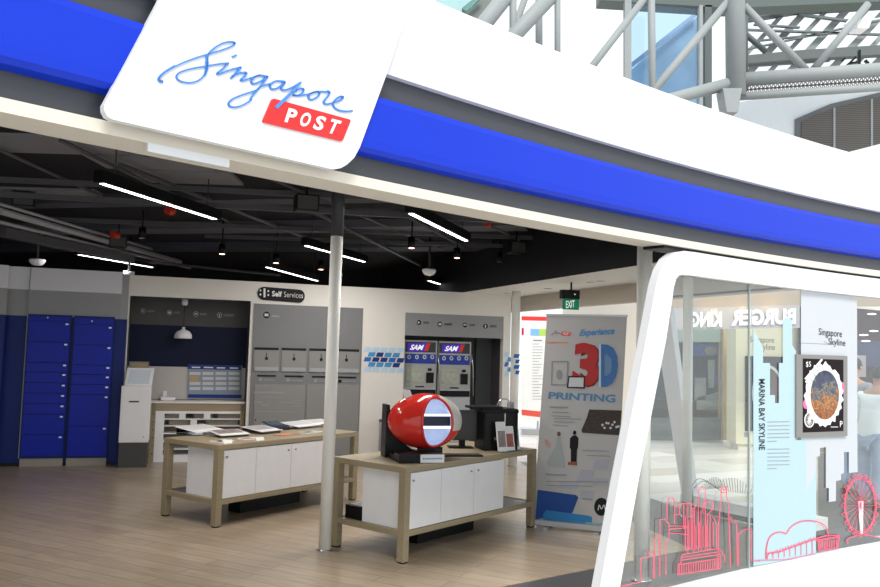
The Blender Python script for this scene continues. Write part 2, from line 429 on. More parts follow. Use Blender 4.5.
# logo panel
SO = .078
sg = thing('logo_panel', 'slanted white sign panel with blue script lettering on the shop fascia', 'sign', FA.px(240, 120, SO))
outline = [(104, 105), (104.5, 111), (107.5, 116.5), (113, 119.5), (333, 169.3), (341, 168), (347, 164.5), (354, 158), (360, 147), (386, 76), (410, 5), (420, -60), (215, -110), (166, -12), (158, 4)]
def densify(pts, mx=18):
    o = []
    for k in range(len(pts)):
        a, b = Vector(pts[k]), Vector(pts[(k+1) % len(pts)]); n = max(1, int((b-a).length/mx))
        o += [tuple(a+(b-a)*j/n) for j in range(n)]
    return o
_a, _b = FA.px(107, 114, SO), FA.px(352, 160, SO)
SG = Pl(_a.x, _a.y, math.atan2(_b.y-_a.y, _b.x-_a.x))
pan = MB().poly(SG, outline, 0, .035)
make('panel', pan, M_fwhite, sg)
def cA(l): return [(150+x/8, 30+y/8) for x, y in l]
def cB(l): return [(250+x/6.18, 50+y/6.18) for x, y in l]
def cC(l): return [(140+x/3.826, 20+y/3.826) for x, y in l]
def smooth(pts, it=2):
    for _ in range(it):
        o = [pts[0]]
        for a, b in zip(pts, pts[1:]):
            o += [(a[0]*.75+b[0]*.25, a[1]*.75+b[1]*.25), (a[0]*.25+b[0]*.75, a[1]*.25+b[1]*.75)]
        o.append(pts[-1]); pts = o
    return pts
_st0 = MB.strokes
MB.strokes = lambda self, S, p, w, *a, **k: _st0(self, S, p, [q*1.12 for q in w] if isinstance(w, list) else w*1.12, *a, **k)
let = MB(); T = .006; OF = .006
S1 = cA([(105, 412), (72, 405), (72, 378), (125, 330), (250, 265), (400, 210), (500, 183), (600, 152), (668, 124), (688, 104), (660, 90), (590, 98), (520, 138), (474, 180), (460, 215), (458, 300), (440, 362), (390, 406), (320, 424), (250, 412), (215, 388), (213, 358), (250, 330), (340, 305), (440, 290), (560, 268), (630, 264)])
let.strokes(SG, smooth(S1), 1.25, OF, T)
let.strokes(SG, cA([(458, 200), (458, 260), (457, 310), (440, 362)]), [1.6, 2.8, 2.6, 1.6], OF, T)
let.strokes(SG, smooth(cA([(105, 412), (72, 405), (72, 378), (125, 330), (200, 288)])), 1.9, OF+.0005, T)
let.strokes(SG, smooth(cA([(630, 264), (590, 305), (530, 350), (560, 352), (640, 318), (728, 296)]), 1), 1.5, OF, T)
let.strokes(SG, smooth(cA([(728, 296), (700, 335), (650, 384)]), 1), 2.0, OF, T)
let.strokes(SG, smooth(cA([(655, 375), (710, 345), (778, 335), (770, 360), (720, 402), (750, 405), (820, 378), (880, 360)]), 1), 1.5, OF, T)
let.strokes(SG, cA([(662, 213), (694, 200)]), 1.6, OF, T)
let.strokes(SG, smooth(cB([(112, 165), (60, 152), (20, 172), (6, 200), (25, 212), (70, 192), (112, 162)])), 1.5, OF, T)
let.strokes(SG, smooth(cB([(112, 162), (60, 235), (0, 300)])+cC([(430, 305), (385, 331), (350, 334), (336, 322), (350, 303), (395, 284), (450, 268)])+cB([(60, 226), (125, 208)])), 1.4, OF, T)
let.strokes(SG, smooth(cB([(220, 195), (160, 187), (122, 215), (130, 243), (165, 240), (200, 215), (224, 193), (188, 240), (212, 250), (262, 232), (318, 198)])), 1.5, OF, T)
let.strokes(SG, cB([(318, 198), (260, 262), (165, 355)]), [1.2, 2.2, 3.0], OF+.006, T)
let.strokes(SG, smooth(cB([(250, 275), (310, 236), (338, 238), (328, 265), (290, 284), (262, 276), (300, 284), (360, 272), (425, 255)])), 1.3, OF, T)
let.strokes(SG, smooth(cB([(425, 255), (385, 260), (358, 290), (375, 310), (412, 296), (436, 268), (425, 255), (480, 258)])), 1.4, OF, T)
let.strokes(SG, smooth(cB([(480, 252), (500, 262), (475, 295), (452, 322), (468, 337), (515, 326), (560, 312), (584, 290), (560, 283), (525, 308), (510, 340), (540, 370), (590, 380), (635, 375)])), 1.4, OF, T)
MB.strokes = _st0
make('script_lettering', let, M_sblue, sg, label='blue handwritten lettering')
rp = cB([(150, 300), (620, 430), (622, 440), (575, 556), (565, 563), (85, 447), (78, 438), (135, 306)])
make('red_plate', MB().poly(SG, rp, .008, .007), mat('sign_red', (.72, .03, .03), .4, noise=0), sg, label='slanted red plate')
pt = MB(); cs_ = cB([(240, 357), (570, 440), (530, 524), (212, 443)])
TLp, TRp, BRp, BLp = [Vector(p) for p in cs_]
for i, ch in enumerate('POST'):
    a, b = i*.27, i*.27+.185
    pt.text(SG, ch, [tuple(TLp.lerp(TRp, a)), tuple(TLp.lerp(TRp, b)), tuple(BLp.lerp(BRp, b)), tuple(BLp.lerp(BRp, a))], off=.011, bold=.035)
make('plate_lettering', pt, M_fwhite, sg, label='white capital lettering')

# ------------------------------------------------------------------ poles
def pole(name, x, y, r, z1, label, m=M_pole, zc=None):
    t = thing(name, label, 'pole', (x, y, 0), 0)
    make('shaft', MB().tube([(x, y, 0), (x, y, z1)], r, 20), m, t)
    make('collar', MB().lathe([(r+.018, 0), (r+.018, .008), (r+.002, .014)], (x, y, 0), 24), M_steel, t)
    if zc: make('black_sleeve', MB().tube([(x, y, z1), (x, y, zc)], r*1.05, 20), M_pipe, t, label='black upper length of the pole')
    return t
pole('support_pole', -.892, 6.80, .052, 2.62, 'cream round pole standing in front of the table with the red pod', zc=3.295)
pole('support_pole', 1.575, 6.18, .058, 3.40, 'cream round pole just behind the slanted white window frame')
pole('support_pole', 2.68, 8.66, .052, 2.6, 'cream round pole seen through the shop window beside the slanted far frame')
pole('support_pole', 1.15, 12.08, .065, 2.6, 'white round pole at the right end of the back wall')

# ------------------------------------------------------------------ big display window (slanted frame, curved glass)
fr = MB()
win = bpy.data.objects.new('window_1', None); COL.objects.link(win); win['kind'] = 'structure'; win.location = (0, 0, 0)
win['label'] = 'big shop window in a thick slanted white frame'
# outline in (x, z) on the front line: outer and inner loop
def arc(cx, cz, r, a0, a1, n=8): return [(cx+r*math.cos(R(a0+(a1-a0)*k/n))*.74, cz+r*math.sin(R(a0+(a1-a0)*k/n))) for k in range(n+1)]
outer = [(X1, 0.0)] + [(.925, 0.0)] + [(1.43, 2.17)] 
import itertools
def frame_loop():
    # leg outer: x = .925 + z*.2185/... ; from measurements (.986,.323) (1.112,.928) (1.306,1.78) (1.43,2.29)
    o = [(.925, .0), (.986, .323), (1.112, .928), (1.306, 1.78), (1.36, 2.03), (1.385, 2.14), (1.42, 2.24), (1.47, 2.315), (1.535, 2.365), (1.62, 2.385), (1.72, 2.388)]
    i = [(1.115, .15), (1.13, .294), (1.261, .914), (1.469, 1.786), (1.52, 2.06), (1.53, 2.13), (1.55, 2.19), (1.575, 2.217), (1.60, 2.226), (1.66, 2.228), (1.74, 2.228)]
    return o, i
oL, iL = frame_loop()
iL[0] = (1.118, .19)
F0, F1 = .0, -.062
def quadloop(mb, o, i):
    for k in range(len(o)-1):
        q = [o[k], o[k+1], i[k+1], i[k]]
        mb.prism([fw(x, F1, z) for x, z in q], [fw(x, F0, z) for x, z in q])
legm = MB(); n_ = len(oL)
def strip_(A_, B_, sm_):
    i0 = len(legm.v)
    for p_, q_ in zip(A_, B_): legm.v += [p_, q_]
    for k in range(len(A_)-1): legm.f.append([i0+2*k, i0+2*k+1, i0+2*k+3, i0+2*k+2]); legm.sm.append(sm_)
of_, if_ = [fw(x, F0, z) for x, z in oL], [fw(x, F0, z) for x, z in iL]; ob_, ib_ = [fw(x, F1, z) for x, z in oL], [fw(x, F1, z) for x, z in iL]
strip_(of_, if_, False); strip_(if_, ib_, True); strip_(ib_, ob_, False); strip_(ob_, of_, True)
legm.face([of_[0], if_[0], ib_[0], ob_[0]])
make('frame_leg', legm, M_fwhite, win)
make('frame_head', MB().sweep([(F0, 2.228), (F0, 2.388), (F1, 2.388), (F1, 2.228)], 1.72, X1, 30), M_fwhite, win)
make('frame_sill', MB().sweep([(F0, -.018), (F0, .19), (F1, .19), (F1, -.018)], .96, X1, 30), M_fwhite, win)
GO = -.045
gx = [1.10, FA.px(752.5, 420, GO).x, 4.55, X1]
def ztop_l(x): return .19 if x < 1.12 else min(2.23, .19 + (x-1.125)/.385*1.92)
for k in range(3):
    xa, xb = gx[k], gx[k+1]-.006
    g = MB()
    if k == 0:
        N = 30; xs = [1.125 + (xb-1.125)*j/N for j in range(N+1)]
        zt_ = [min(2.23, max(.30, .294 + (x-1.13)/.34*1.5)) for x in xs]
        for o_, fl in ((GO, 0), (GO-.010, 1)):
            i0 = len(g.v)
            for x, z in zip(xs, zt_): g.v += [fw(x, o_, .185), fw(x, o_, z)]
            for j in range(N): q = [i0+2*j, i0+2*j+2, i0+2*j+3, i0+2*j+1]; g.f.append(q[::-1] if fl else q); g.sm.append(False)
    else: g.sweep([(GO, .185), (GO, 2.235), (GO-.010, 2.235), (GO-.010, .185)], xa, xb, 8)
    make('pane', g, M_glass, win)
make('glass_joint', MB().sweep([(GO+.001, .18), (GO+.001, 2.23), (GO-.013, 2.23), (GO-.013, .18)], gx[1]-.006, gx[1]+.002, 1), mat('joint', (.35, .42, .42), .3), win)

def chord(xa, xb, off):
    a, b = FA.px(xa, 430, off), FA.px(xb, 430, off); return Pl(a.x, a.y, math.atan2(b.y-a.y, b.x-a.x))
DO = GO + .004
PC, PW = chord(753.5, 816, DO+.001), chord(801, 857.5, DO+.001)                                      # decals on the outer face of the glass
# light blue film
film = [(753.5, 329), (763, 348), (763, 363), (770, 363), (770, 395), (775, 395), (775, 403), (779, 403), (779, 363), (783, 363), (783, 321), (787, 317), (792, 320), (792, 345), (796, 351), (796, 440), (816, 440), (816, 555), (753.5, 566)]
cf = thing('window_film', 'pale blue skyline-shaped window film with vertical writing, left of the white film', 'window film', FA.px(785, 555, DO))
make('film', MB().poly(PC, film, 0, .002), M_cyan, cf)
vt = MB()
vt.text(PC, 'MARINA BAY SKYLINE', [(765, 379), (765, 450), (759, 450), (759, 379)], off=.003, bold=.01)
make('vertical_writing', vt, M_ink, cf, label='black vertical writing')
tl = MB()
for k in range(13):
    if k == 6: continue
    y = 422 + k*3.9; w = 22 if k not in (5, 12) else 9
    tl.strokes(PC, [(767.5, y), (767.5+w, y-.4)], .7, .002, .001)
make('small_print', tl, M_inkg, cf, label='rows of small grey print')
# white film with stepped skyline foot
wf = [(801, 288), (857, 298), (857.5, 472), (849, 473), (849, 452), (844, 452), (844, 473), (841, 474), (841, 480), (836, 481), (836, 501), (829, 502), (829, 488), (826, 488), (826, 447), (820, 448), (820, 456), (816, 457), (816, 470), (801, 505)]
w_ = thing('window_film', 'white window film with stepped skyline foot carrying the stamp poster', 'window film', FA.px(830, 500, DO))
make('film', MB().poly(PW, wf, .001, .002), mat('white_film', (.50, .53, .575), .45, noise=.02), w_)
wl = MB(); wl.ptext(PW, 'Singapore', 819, 328, 23, 9, dy=2.4, off=.004, bold=.0); wl.ptext(PW, 'Skyline', 828.5, 338, 17, 8.5, dy=1.6, off=.004)
make('lettering', wl, M_ink, w_, label='thin black two-line lettering')
make('flourish', MB().strokes(PW, [(801, 343), (818, 343.6), (832, 344.5), (837, 343)], .4, .003, .001).strokes(PW, [(824, 341), (828, 344)], .5, .003, .001), M_inkg, w_)
# stamp poster
po = thing('stamp_poster', 'grey framed poster with a white-ringed oval night view of a bay', 'poster', PW.px(822, 437, 0))
make('frame', MB().poly(PW, [(796.5, 354.3), (847.5, 356), (847.5, 436), (796.5, 437.5)], 0.020, .016), mat('poster_frame', (.22, .22, .21), .5), po)
make('print', MB().poly(PW, [(803, 358.5), (843.5, 359.8), (843.5, 431), (803, 432.5)], 0.022, .002), mat('poster_black', (.012, .007, .010), .5, spec=.08), po)
pr = MB()
random.seed(3)
n = 46; ring = []
for k in range(n):
    a = 2*math.pi*k/n; rr = 1.0 + (.10 if k % 2 else .0) + random.uniform(0, .14)*(1 if math.sin(a) < .2 else .5)
    ring.append((824 + 17.0*rr*math.cos(a), 395.5 + 28*rr*math.sin(a)))
pr.poly(PW, ring, 0.024, .002)
for k in range(5):
    x = 806 + k*3.4; y = 381 - k*4.4
    pr.strokes(PW, [(x, y), (x+5, y+8)], 1.7, 0.024, .002)
pr.strokes(PW, [(805.5, 379), (822, 359.5)], 1.8, 0.0245, .002); pr.strokes(PW, [(826, 369), (826, 376)], 2.2, 0.024, .002)
make('white_ring', pr, M_paper, po, label='ragged white ring of skyline shapes')
ov = bpy.data.materials.new('oval_view'); ov.use_nodes = True; nt = ov.node_tree; b_ = nt.nodes['Principled BSDF']
tc = nt.nodes.new('ShaderNodeTexCoord'); n1_ = nt.nodes.new('ShaderNodeTexNoise'); n1_.inputs['Scale'].default_value = 24; n1_.inputs['Detail'].default_value = 6
sep = nt.nodes.new('ShaderNodeSeparateXYZ'); ad = nt.nodes.new('ShaderNodeMath'); ad.operation = 'MULTIPLY_ADD'; ad.inputs[1].default_value = .28
rmp = nt.nodes.new('ShaderNodeValToRGB'); el = rmp.color_ramp.elements
zc = FA.px(824, 395, DO).z - PW.px(822, 437, 0).z
mrz = nt.nodes.new('ShaderNodeMapRange'); mrz.inputs[1].default_value = zc-.23; mrz.inputs[2].default_value = zc+.23
el[0].position = 0; el[0].color = (.12, .03, .005, 1); el[1].position = 1; el[1].color = (.008, .010, .06, 1)
for p_, c_ in ((.18, (.34, .11, .02, 1)), (.28, (.10, .03, .01, 1)), (.38, (.50, .20, .05, 1)), (.47, (.10, .05, .03, 1)), (.53, (.05, .08, .15, 1)), (.60, (.22, .20, .10, 1)), (.66, (.03, .05, .12, 1)), (.74, (.05, .05, .09, 1))):
    e_ = el.new(p_); e_.color = c_
nt.links.new(tc.outputs['Object'], n1_.inputs['Vector']); nt.links.new(tc.outputs['Object'], sep.inputs[0])
nt.links.new(sep.outputs[2], mrz.inputs[0]); 
sb = nt.nodes.new('ShaderNodeMath'); sb.operation = 'SUBTRACT'; sb.inputs[1].default_value = .5
nt.links.new(n1_.outputs['Fac'], sb.inputs[0]); ad.inputs[1].default_value = 1.1
nt.links.new(sb.outputs[0], ad.inputs[0]); nt.links.new(mrz.outputs[0], ad.inputs[2]); nt.links.new(ad.outputs[0], rmp.inputs[0])
nt.links.new(rmp.outputs[0], b_.inputs['Base Color']); b_.inputs['Roughness'].default_value = .4
make('oval_picture', MB().ellipse(PW, 825, 395, 14.2, 24.5, 0.027, .002), ov, po, label='oval picture of a bay lit at night')
wh = MB()
c_, r_ = (809.5, 420), (4.6, 7.2)
wh.strokes(PW, [(c_[0]+r_[0]*math.cos(a*.3142), c_[1]+r_[1]*math.sin(a*.3142)) for a in range(21)], .9, 0.025, .002)
for k in range(8):
    a = k*math.pi/8; wh.strokes(PW, [(c_[0]-r_[0]*math.cos(a), c_[1]-r_[1]*math.sin(a)), (c_[0]+r_[0]*math.cos(a), c_[1]+r_[1]*math.sin(a))], .35, 0.025, .002)
wh.ptext(PW, '$5', 806, 361.5, 5, 6, off=0.025); wh.ptext(PW, 'P', 840, 421, 2.6, 6, off=0.025); wh.strokes(PW, [(831, 427), (838, 427)], .6, 0.025, .002)
make('wheel_and_value', wh, M_paper, po, label='white wheel drawing and value')
gl = MB(); gl.ellipse(PW, 843, 388, 1.5, 6, 0.0235, .001)
gl.ellipse(PW, 806, 404, 3, 5, 0.0235, .001)
make('pink_glow_print', gl, mat('pink_print', (.6, .16, .32), .5), po, label='pink patches of the print')

# red line drawing of the skyline on the glass
dr = thing('skyline_drawing', 'thin red line drawing of city towers along the foot of the shop window', 'window decal', FA.px(700, 575, DO+.008))
def D(l): return [(640+x/5.483, 480+y/5.483) for x, y in l]
def E_(l): return [(760+x/4.625, 460+y/4.625) for x, y in l]
t1 = MB(); RW = .75
for l in ([(-110, 585), (5, 560), (5, 428), (48, 425), (48, 395), (62, 392), (75, 405), (75, 540)], [(80, 540), (80, 330), (90, 315), (108, 315), (108, 530)],
          [(110, 530), (110, 218), (140, 215), (150, 230), (160, 240), (160, 320), (142, 340), (142, 520)], [(148, 215), (148, 130), (160, 100), (180, 98), (190, 120), (190, 240)],
          [(190, 190), (215, 190), (215, 140)], [(215, 132), (280, 128), (280, 380)], [(240, 135), (240, 260)], [(262, 135), (262, 400)], [(290, 150), (290, 390)],
          [(320, 390), (320, 60), (335, 38), (358, 52), (358, 390)], [(345, 180), (345, 125), (400, 118), (400, 160), (370, 190), (370, 380)], [(385, 190), (385, 380)],
          [(400, 200), (420, 240), (420, 380)], [(430, 490), (430, 260), (445, 90), (445, 40), (475, 38), (475, 90), (485, 120), (497, 480)],
          [(445, 70), (478, 68)], [(445, 52), (478, 50)], [(500, 200), (500, 230), (530, 235), (535, 470)], [(540, 470), (540, 300), (560, 280), (600, 265), (612, 270)],
          [(155, 250), (260, 255)], [(160, 270), (270, 262)], [(165, 290), (270, 300)], [(300, 130), (300, 385)], [(335, 170), (335, 385)],
          [(207, 520), (210, 460), (225, 455), (230, 412), (430, 375), (450, 390), (455, 410), (465, 412), (465, 455)], [(230, 425), (430, 395), (440, 410), (440, 485)], [(230, 440), (425, 410)],
          [(210, 465), (440, 430)], [(207, 520), (440, 485)], [(612, 440), (612, 270)], [(612, 441), (660, 442)]):
    t1.strokes(FA, D(l), RW, DO+.008, .001)
for k in range(17):
    x = 215 + k*13; t1.strokes(FA, D([(x, 515-(x-215)*.15), (x, 465-(x-215)*.15)]), .7, DO+.008, .001)
for k in range(9):
    x = 250 + k*19; t1.strokes(FA, D([(x, 390-(k*4)), (x, 170+random.uniform(0, 90))]), .7, DO+.008, .001)
make('tower_lines', t1, M_rline, dr)
t2 = MB()
t2.strokes(FA, smooth(E_([(30, 455), (28, 420), (40, 360), (70, 335), (105, 332), (122, 345), (140, 310), (180, 285), (230, 278), (280, 288), (308, 310), (318, 345)])), 1.0, DO+.008, .001)
t2.strokes(FA, E_([(-5, 463), (120, 461), (260, 432)]), .6, DO+.008, .001)
t2.strokes(FA, E_([(30, 432), (90, 425), (200, 385), (300, 350), (368, 348), (360, 405), (275, 420), (270, 380), (320, 360)]), 1.1, DO+.008, .001)
for k in range(9):
    x = 35+k*26; y = 436-k*9.0; t2.strokes(FA, E_([(x-9, y-2), (x, y+10), (x+9, y-6)]), .7, DO+.008, .001); t2.strokes(FA, E_([(x, y+10), (x, 458-k*3.2)]), .5, DO+.008, .001)
for k in range(8): t2.strokes(FA, E_([(277+k*11, 382-k*2), (277+k*11, 420-k*2)]), 1.0, DO+.008, .001)
t2.strokes(FA, E_([(262, 372), (366, 355)]), 1.6, DO+.008, .001)
make('bridge_lines', t2, M_rline, dr)
t3 = MB(); cx, cy, rx, ry = 465, 210, 74, 132
for rm in (1.0, .93): t3.strokes(FA, E_([(cx+rx*rm*math.cos(k*math.pi/20), cy+ry*rm*math.sin(k*math.pi/20)) for k in range(41)]), .7, DO+.008, .001)
for k in range(20):
    a = k*math.pi/10; x, y = cx+rx*1.08*math.cos(a), cy+ry*1.05*math.sin(a)
    t3.strokes(FA, E_([(x+7*math.cos(j*math.pi/4), y+9*math.sin(j*math.pi/4)) for j in range(9)]), .6, DO+.008, .001)
    t3.strokes(FA, E_([(cx, cy), (cx+rx*math.cos(a), cy+ry*math.sin(a))]), .35, DO+.008, .001)
t3.strokes(FA, E_([(408, 390), (402, 372), (418, 358), (480, 343), (555, 360)]), .8, DO+.008, .001)
make('wheel_lines', t3, M_rline, dr)
t4 = MB().strokes(FA, E_([(467, 195), (470, 345)]), [5, 2.6], DO+.0075, .001)
make('pillar_print', t4, M_paper, dr, label='white pillar of the wheel drawing')

# ------------------------------------------------------------------ far window on the mall side
FW = Pl(2.80, 9.15, math.atan2(-.85, .62))
FE = FW.sz(816, 505)[0]
w2 = bpy.data.objects.new('window_2', None); COL.objects.link(w2); w2['kind'] = 'structure'; w2['label'] = 'far shop window with a slanted white frame'
make('frame_leg', MB().poly(FW, [(652, 306), (669, 306), (694.5, 503), (683, 503)], 0, .09), M_fwhite, w2)
make('frame_sill', MB().pbox(FW, -.05, FE, -.22, 0, .04, .15), M_fwhite, w2)
make('under_sill_strip', MB().pbox(FW, -.02, FE, -.2, -.03, -.018, .04), M_dgrey, w2)  # dark grey strip below the far sill
make('pane', MB().pbox(FW, .02, FE, -.05, -.04, .15, 2.36), M_glass, w2)
gdw = MB()
for k in range(14):
    a = math.pi*(k/13); gdw.strokes(FW, [(707+k*1.6*.6, 489-k*.1), (702+k*1.9, 486-9*math.sin(a))], .6, .0, .002)
gdw.strokes(FW, smooth([(692, 486), (697, 478), (706, 480), (716, 488)]), .7, 0, .002).strokes(FW, smooth([(694, 488), (702, 480), (712, 484), (722, 492)]), .7, 0, .002)
for k in range(12): gdw.strokes(FW, [(724+k*2.3, 491+k*.3), (720+k*2.9, 480-6*math.sin(k/11*math.pi)+k*.8)], .6, 0, .002)
tag(make('skyline_drawing', gdw, M_gline), 'thin grey line drawing low on the far window glass', 'window decal')

# ================================================================== WALL FITTINGS
def wthing(name, label, cat, px, py, d, group=None):
    s, z = B.sz(px, py, d); return thing(name, label, cat, B.w(s, d, max(z, 0)), B.yaw, group)
# parcel lockers: two blocks
def locker(xl_top, xl_bot, xr_top, xr_bot, lines, label):
    s0 = (B.sz(xl_top, 320, .10)[0]+B.sz(xl_bot, 456, .10)[0])/2; s1 = (B.sz(xr_top, 320, .10)[0]+B.sz(xr_bot, 456, .10)[0])/2
    xm = (xl_top+xr_bot)/2
    t = thing('parcel_locker', label, 'locker', B.w((s0+s1)/2, .05, 0), B.yaw, 'parcel lockers')
    zt = 1.975
    make('body', MB().pbox(B, s0, s1, .058, .095, .105, zt+.03), M_blue2, t)
    make('plinth', MB().pbox(B, s0+.005, s1-.005, .058, .10, .0, .10), mat('plinth_tan', (.36, .33, .29), .4), t)
    make('header_panel', MB().pbox(B, s0+.012, s1-.012, .095, .101, B.sz(xm, lines[0], .1)[1]+.004, zt), M_blue, t)
    make('camera_dome', MB().ellipse(B, xm+1, lines[0]-3.5, .8, .8, .106, .005, 10), M_steel, t)
    for a, b in zip(lines, lines[1:]):
        za, zb = B.sz(xm, a, .1)[1], B.sz(xm, b, .1)[1]
        d = make('door', MB().pbox(B, s0+.012, s1-.012, .095, .108, zb+.004, za-.004), M_blue, t, bevel=.002)
        kx = s1-.05
        make('handle', MB().pbox(B, kx-.018, kx+.018, .108, .118, za-.045, za-.025), M_steel, d)
    return t
locker(29.3, 18, 70.7, 64, [321, 341.5, 362.4, 372, 382.7, 393, 403.5, 414, 434.6, 456], 'left block of blue parcel lockers with nine doors')
locker(73.5, 66.5, 113, 108.5, [324.6, 345, 365, 374.5, 384.5, 394.5, 426, 456], 'right block of blue parcel lockers with seven doors')
tr_ = MB().pbox(B, B.sz(29, 290, .07)[0], B.sz(30, 290, .07)[0], ED, ED+.02, .1, 2.63)
struct('trim_2', tr_, M_lgrey)

# kiosk
k_ = wthing('check_in_kiosk', 'white self-service kiosk with a tilted screen beside the blue lockers', 'kiosk', 133, 463, .35)
sK0, _ = B.sz(119.5, 420, .35); sK1, _ = B.sz(149.5, 420, .35)
zb = .33; zt = B.sz(134, 386, .35)[1]
make('base', MB().pbox(B, sK0+.01, sK1-.01, .02, .34, 0, zb), M_dgrey, k_, label='dark grey base')
make('body', MB().pbox(B, sK0, sK1, .0, .35, zb, zt), M_white, k_, bevel=.008)
zs = B.sz(137, 370, .2)[1]
hd = [B.w(sK0+.03, .33, zt), B.w(sK1, .33, zt), B.w(sK1, .10, zt), B.w(sK0+.03, .10, zt)]
hu = [B.w(sK0+.05, .18, zs+.03), B.w(sK1+.02, .18, zs+.03), B.w(sK1+.02, .06, zs+.03), B.w(sK0+.05, .06, zs+.03)]
make('screen_housing', MB().prism(hd, hu), M_white, k_, bevel=.006)
f0, f1, f2, f3 = hd[0], hd[1], hu[1], hu[0]
def lerpq(u, v, o=.004): 
    nrm = (f1-f0).cross(f3-f0).normalized(); 
    return (f0*(1-u)+f1*u)*(1-v) + (f3*(1-u)+f2*u)*v + nrm*o
sq = [lerpq(.12, .12, .004), lerpq(.90, .12, .004), lerpq(.90, .9, .004), lerpq(.12, .9, .004)]
make('screen', MB().prism([lerpq(.12, .12, -.001), lerpq(.90, .12, -.001), lerpq(.90, .9, -.001), lerpq(.12, .9, -.001)], sq), M_screen, k_, label='pale grey screen')
pxbox_ = MB(); pxbox(pxbox_, B, 129, 401, 139, 402.3, .353, .004); make('paper_slot', pxbox_, M_black, k_)
make('lock', MB().ellipse(B, 143.5, 437, .9, .9, .353, .004, 10), M_steel, k_)

# counter with pigeon holes in niche 1
D1 = -.14
rk = wthing('pigeonhole_counter', 'pale wooden counter with white pigeonhole shelves in the navy niche', 'counter', 200, 464, D1)
sA, _ = B.sz(151, 430, D1); sB_, _ = B.sz(243, 430, D1)
zct = B.sz(200, 402, D1)[1]
make('worktop', MB().pbox(B, sA-.35, n1[1]-.01, -.46, D1+.02, zct-.02, zct+.008), M_wallw, rk)
make('carcass', MB().pbox(B, sA-.02, sA+.05, -.46, D1, 0, zct-.02).pbox(B, sB_-.05, n1[1]-.01, -.46, D1, 0, zct-.02).pbox(B, sA, sB_, -.46, D1, zct-.13, zct-.02).pbox(B, sA, sB_, -.46, -.44, 0, zct-.1), M_oak, rk)
sh = MB(); zt1 = zct-.13
sh.pbox(B, sA+.05, sA+.17, -.44, D1+.005, .0, zt1).pbox(B, sA+.05, sB_-.05, -.44, D1+.006, zt1-.035, zt1).pbox(B, sA+.05, sB_-.05, -.44, D1+.004, 0, .10)
for z in (.18, .29, .40, .505, .60): sh.pbox(B, sA+.17, sB_-.05, -.44, D1, z-.008, z+.008)
for f_, z in ((.30, .60), (.62, .60), (.45, .505)): sh.pbox(B, sA+.05+f_*1.05, sA+.14+f_*1.05, -.44, D1+.003, z, z+.085)
make('shelf_grid', sh, M_white, rk)
for i_, (f_, z, w) in enumerate(((.05, .61, .22), (.42, .61, .26), (.74, .61, .30), (.10, .515, .32), (.58, .515, .45))):
    make('drop_flap', MB().pbox(B, sA+.13+f_*1.05, sA+.13+f_*1.05+w, -.25, -.24+.0, z, z+.06), mat('flap_tan', (.38, .33, .25), .5), rk)
for k in range(6):
    make('knob', MB().ellipse(B, 153.5+k*-.35, 414+k*8.0, .6, .6, D1+.010, .006, 8), M_ink, rk)
# backdrop items on niche wall
bp = wthing('notice_board', 'blue and white information board above the pigeonhole counter', 'notice board', 213, 397, -.46)
make('board', pxbox(MB(), B, 188, 365, 241.5, 398.5, -.45, .015), mat('board_pale', (.28, .33, .42), .5), bp)
make('header', pxbox(MB(), B, 188, 365, 241.5, 369.5, -.447, .004), M_dblue, bp, label='dark blue header band')
make('foot_band', pxbox(MB(), B, 188, 394.5, 241.5, 398, -.447, .004), M_dblue, bp, label='dark blue foot band')
bx = MB()
for i in range(4):
    x = 189.5+i*13
    for y in (372, 377, 382, 387):
        if (i, y) in ((0, 377),): continue
        pxbox(bx, B, x, y, x+11, y+3, -.446, .003)
make('text_blocks', bx, M_inkl, bp); make('headings', MB().ptext(B, 'INFO', 191, 366.3, 9, 2.2, off=-.445).strokes(B, [(204, 367.3), (213, 367.6)], 1.2, -.445).strokes(B, [(217, 367.8), (225, 368)], 1.2, -.445).strokes(B, [(230, 368), (238, 368.2)], 1.2, -.445) if False else MB().strokes(B, [(192, 367.3), (200, 367.4)], 1.2, -.445).strokes(B, [(204, 367.3), (213, 367.6)], 1.2, -.445).strokes(B, [(217, 367.8), (225, 368)], 1.2, -.445).strokes(B, [(230, 368), (238, 368.2)], 1.2, -.445), M_paper, bp)
make('photo', pxbox(MB(), B, 189.5, 376, 199, 381.5, -.445, .004), M_tan, bp, label='small tan photo')
ww = wthing('weighing_scale', 'small white item standing on the counter in the niche', 'scale', 168, 398, -.33)
zz = zct+.008
ww.location = B.w(B.sz(168, 398, -.33)[0], -.33, zz)
sS = B.sz(168, 398, -.33)[0]
make('body', MB().pbox(B, sS-.10, sS+.10, -.42, -.28, zz, zz+.05), M_white, ww, bevel=.01)
make('display', MB().pbox(B, sS-.07, sS-.02, -.40, -.39, zz+.05, zz+.13), M_white, ww)
# small picture at the left of the niche
sp = wthing('picture_frame', 'small dark framed picture left in the navy niche above the kiosk', 'picture', 140, 368, -.46)
make('frame', pxbox(MB(), B, 129, 361.5, 149, 368, -.45, .012), M_grey, sp); make('print', pxbox(MB(), B, 131, 363, 147.5, 367, -.447, .003), M_tan, sp)
# pendant
pd = thing('pendant_lamp', 'small white dome pendant lamp hanging in the navy niche', 'pendant lamp', (0, 0, 0), 0)
ps, pz = B.sz(183, 338.5, -.30); pc = B.w(ps, -.30, 0); pd.location = (pc.x, pc.y, pz)
make('shade', MB().lathe([(.125, pz), (.122, pz+.05), (.095, pz+.10), (.045, pz+.125), (.025, pz+.135), (.025, pz+.165), (.001, pz+.17)], (pc.x, pc.y, 0), 24), M_white, pd)
make('cord', MB().tube([(pc.x, pc.y, pz+.16), (pc.x, pc.y, 2.315)], .004, 6), M_black, pd)
make('ceiling_rose', MB().lathe([(.03, 2.22), (.045, 2.24), (.045, 2.312)], (pc.x, pc.y, 0), 16), M_white, pd)
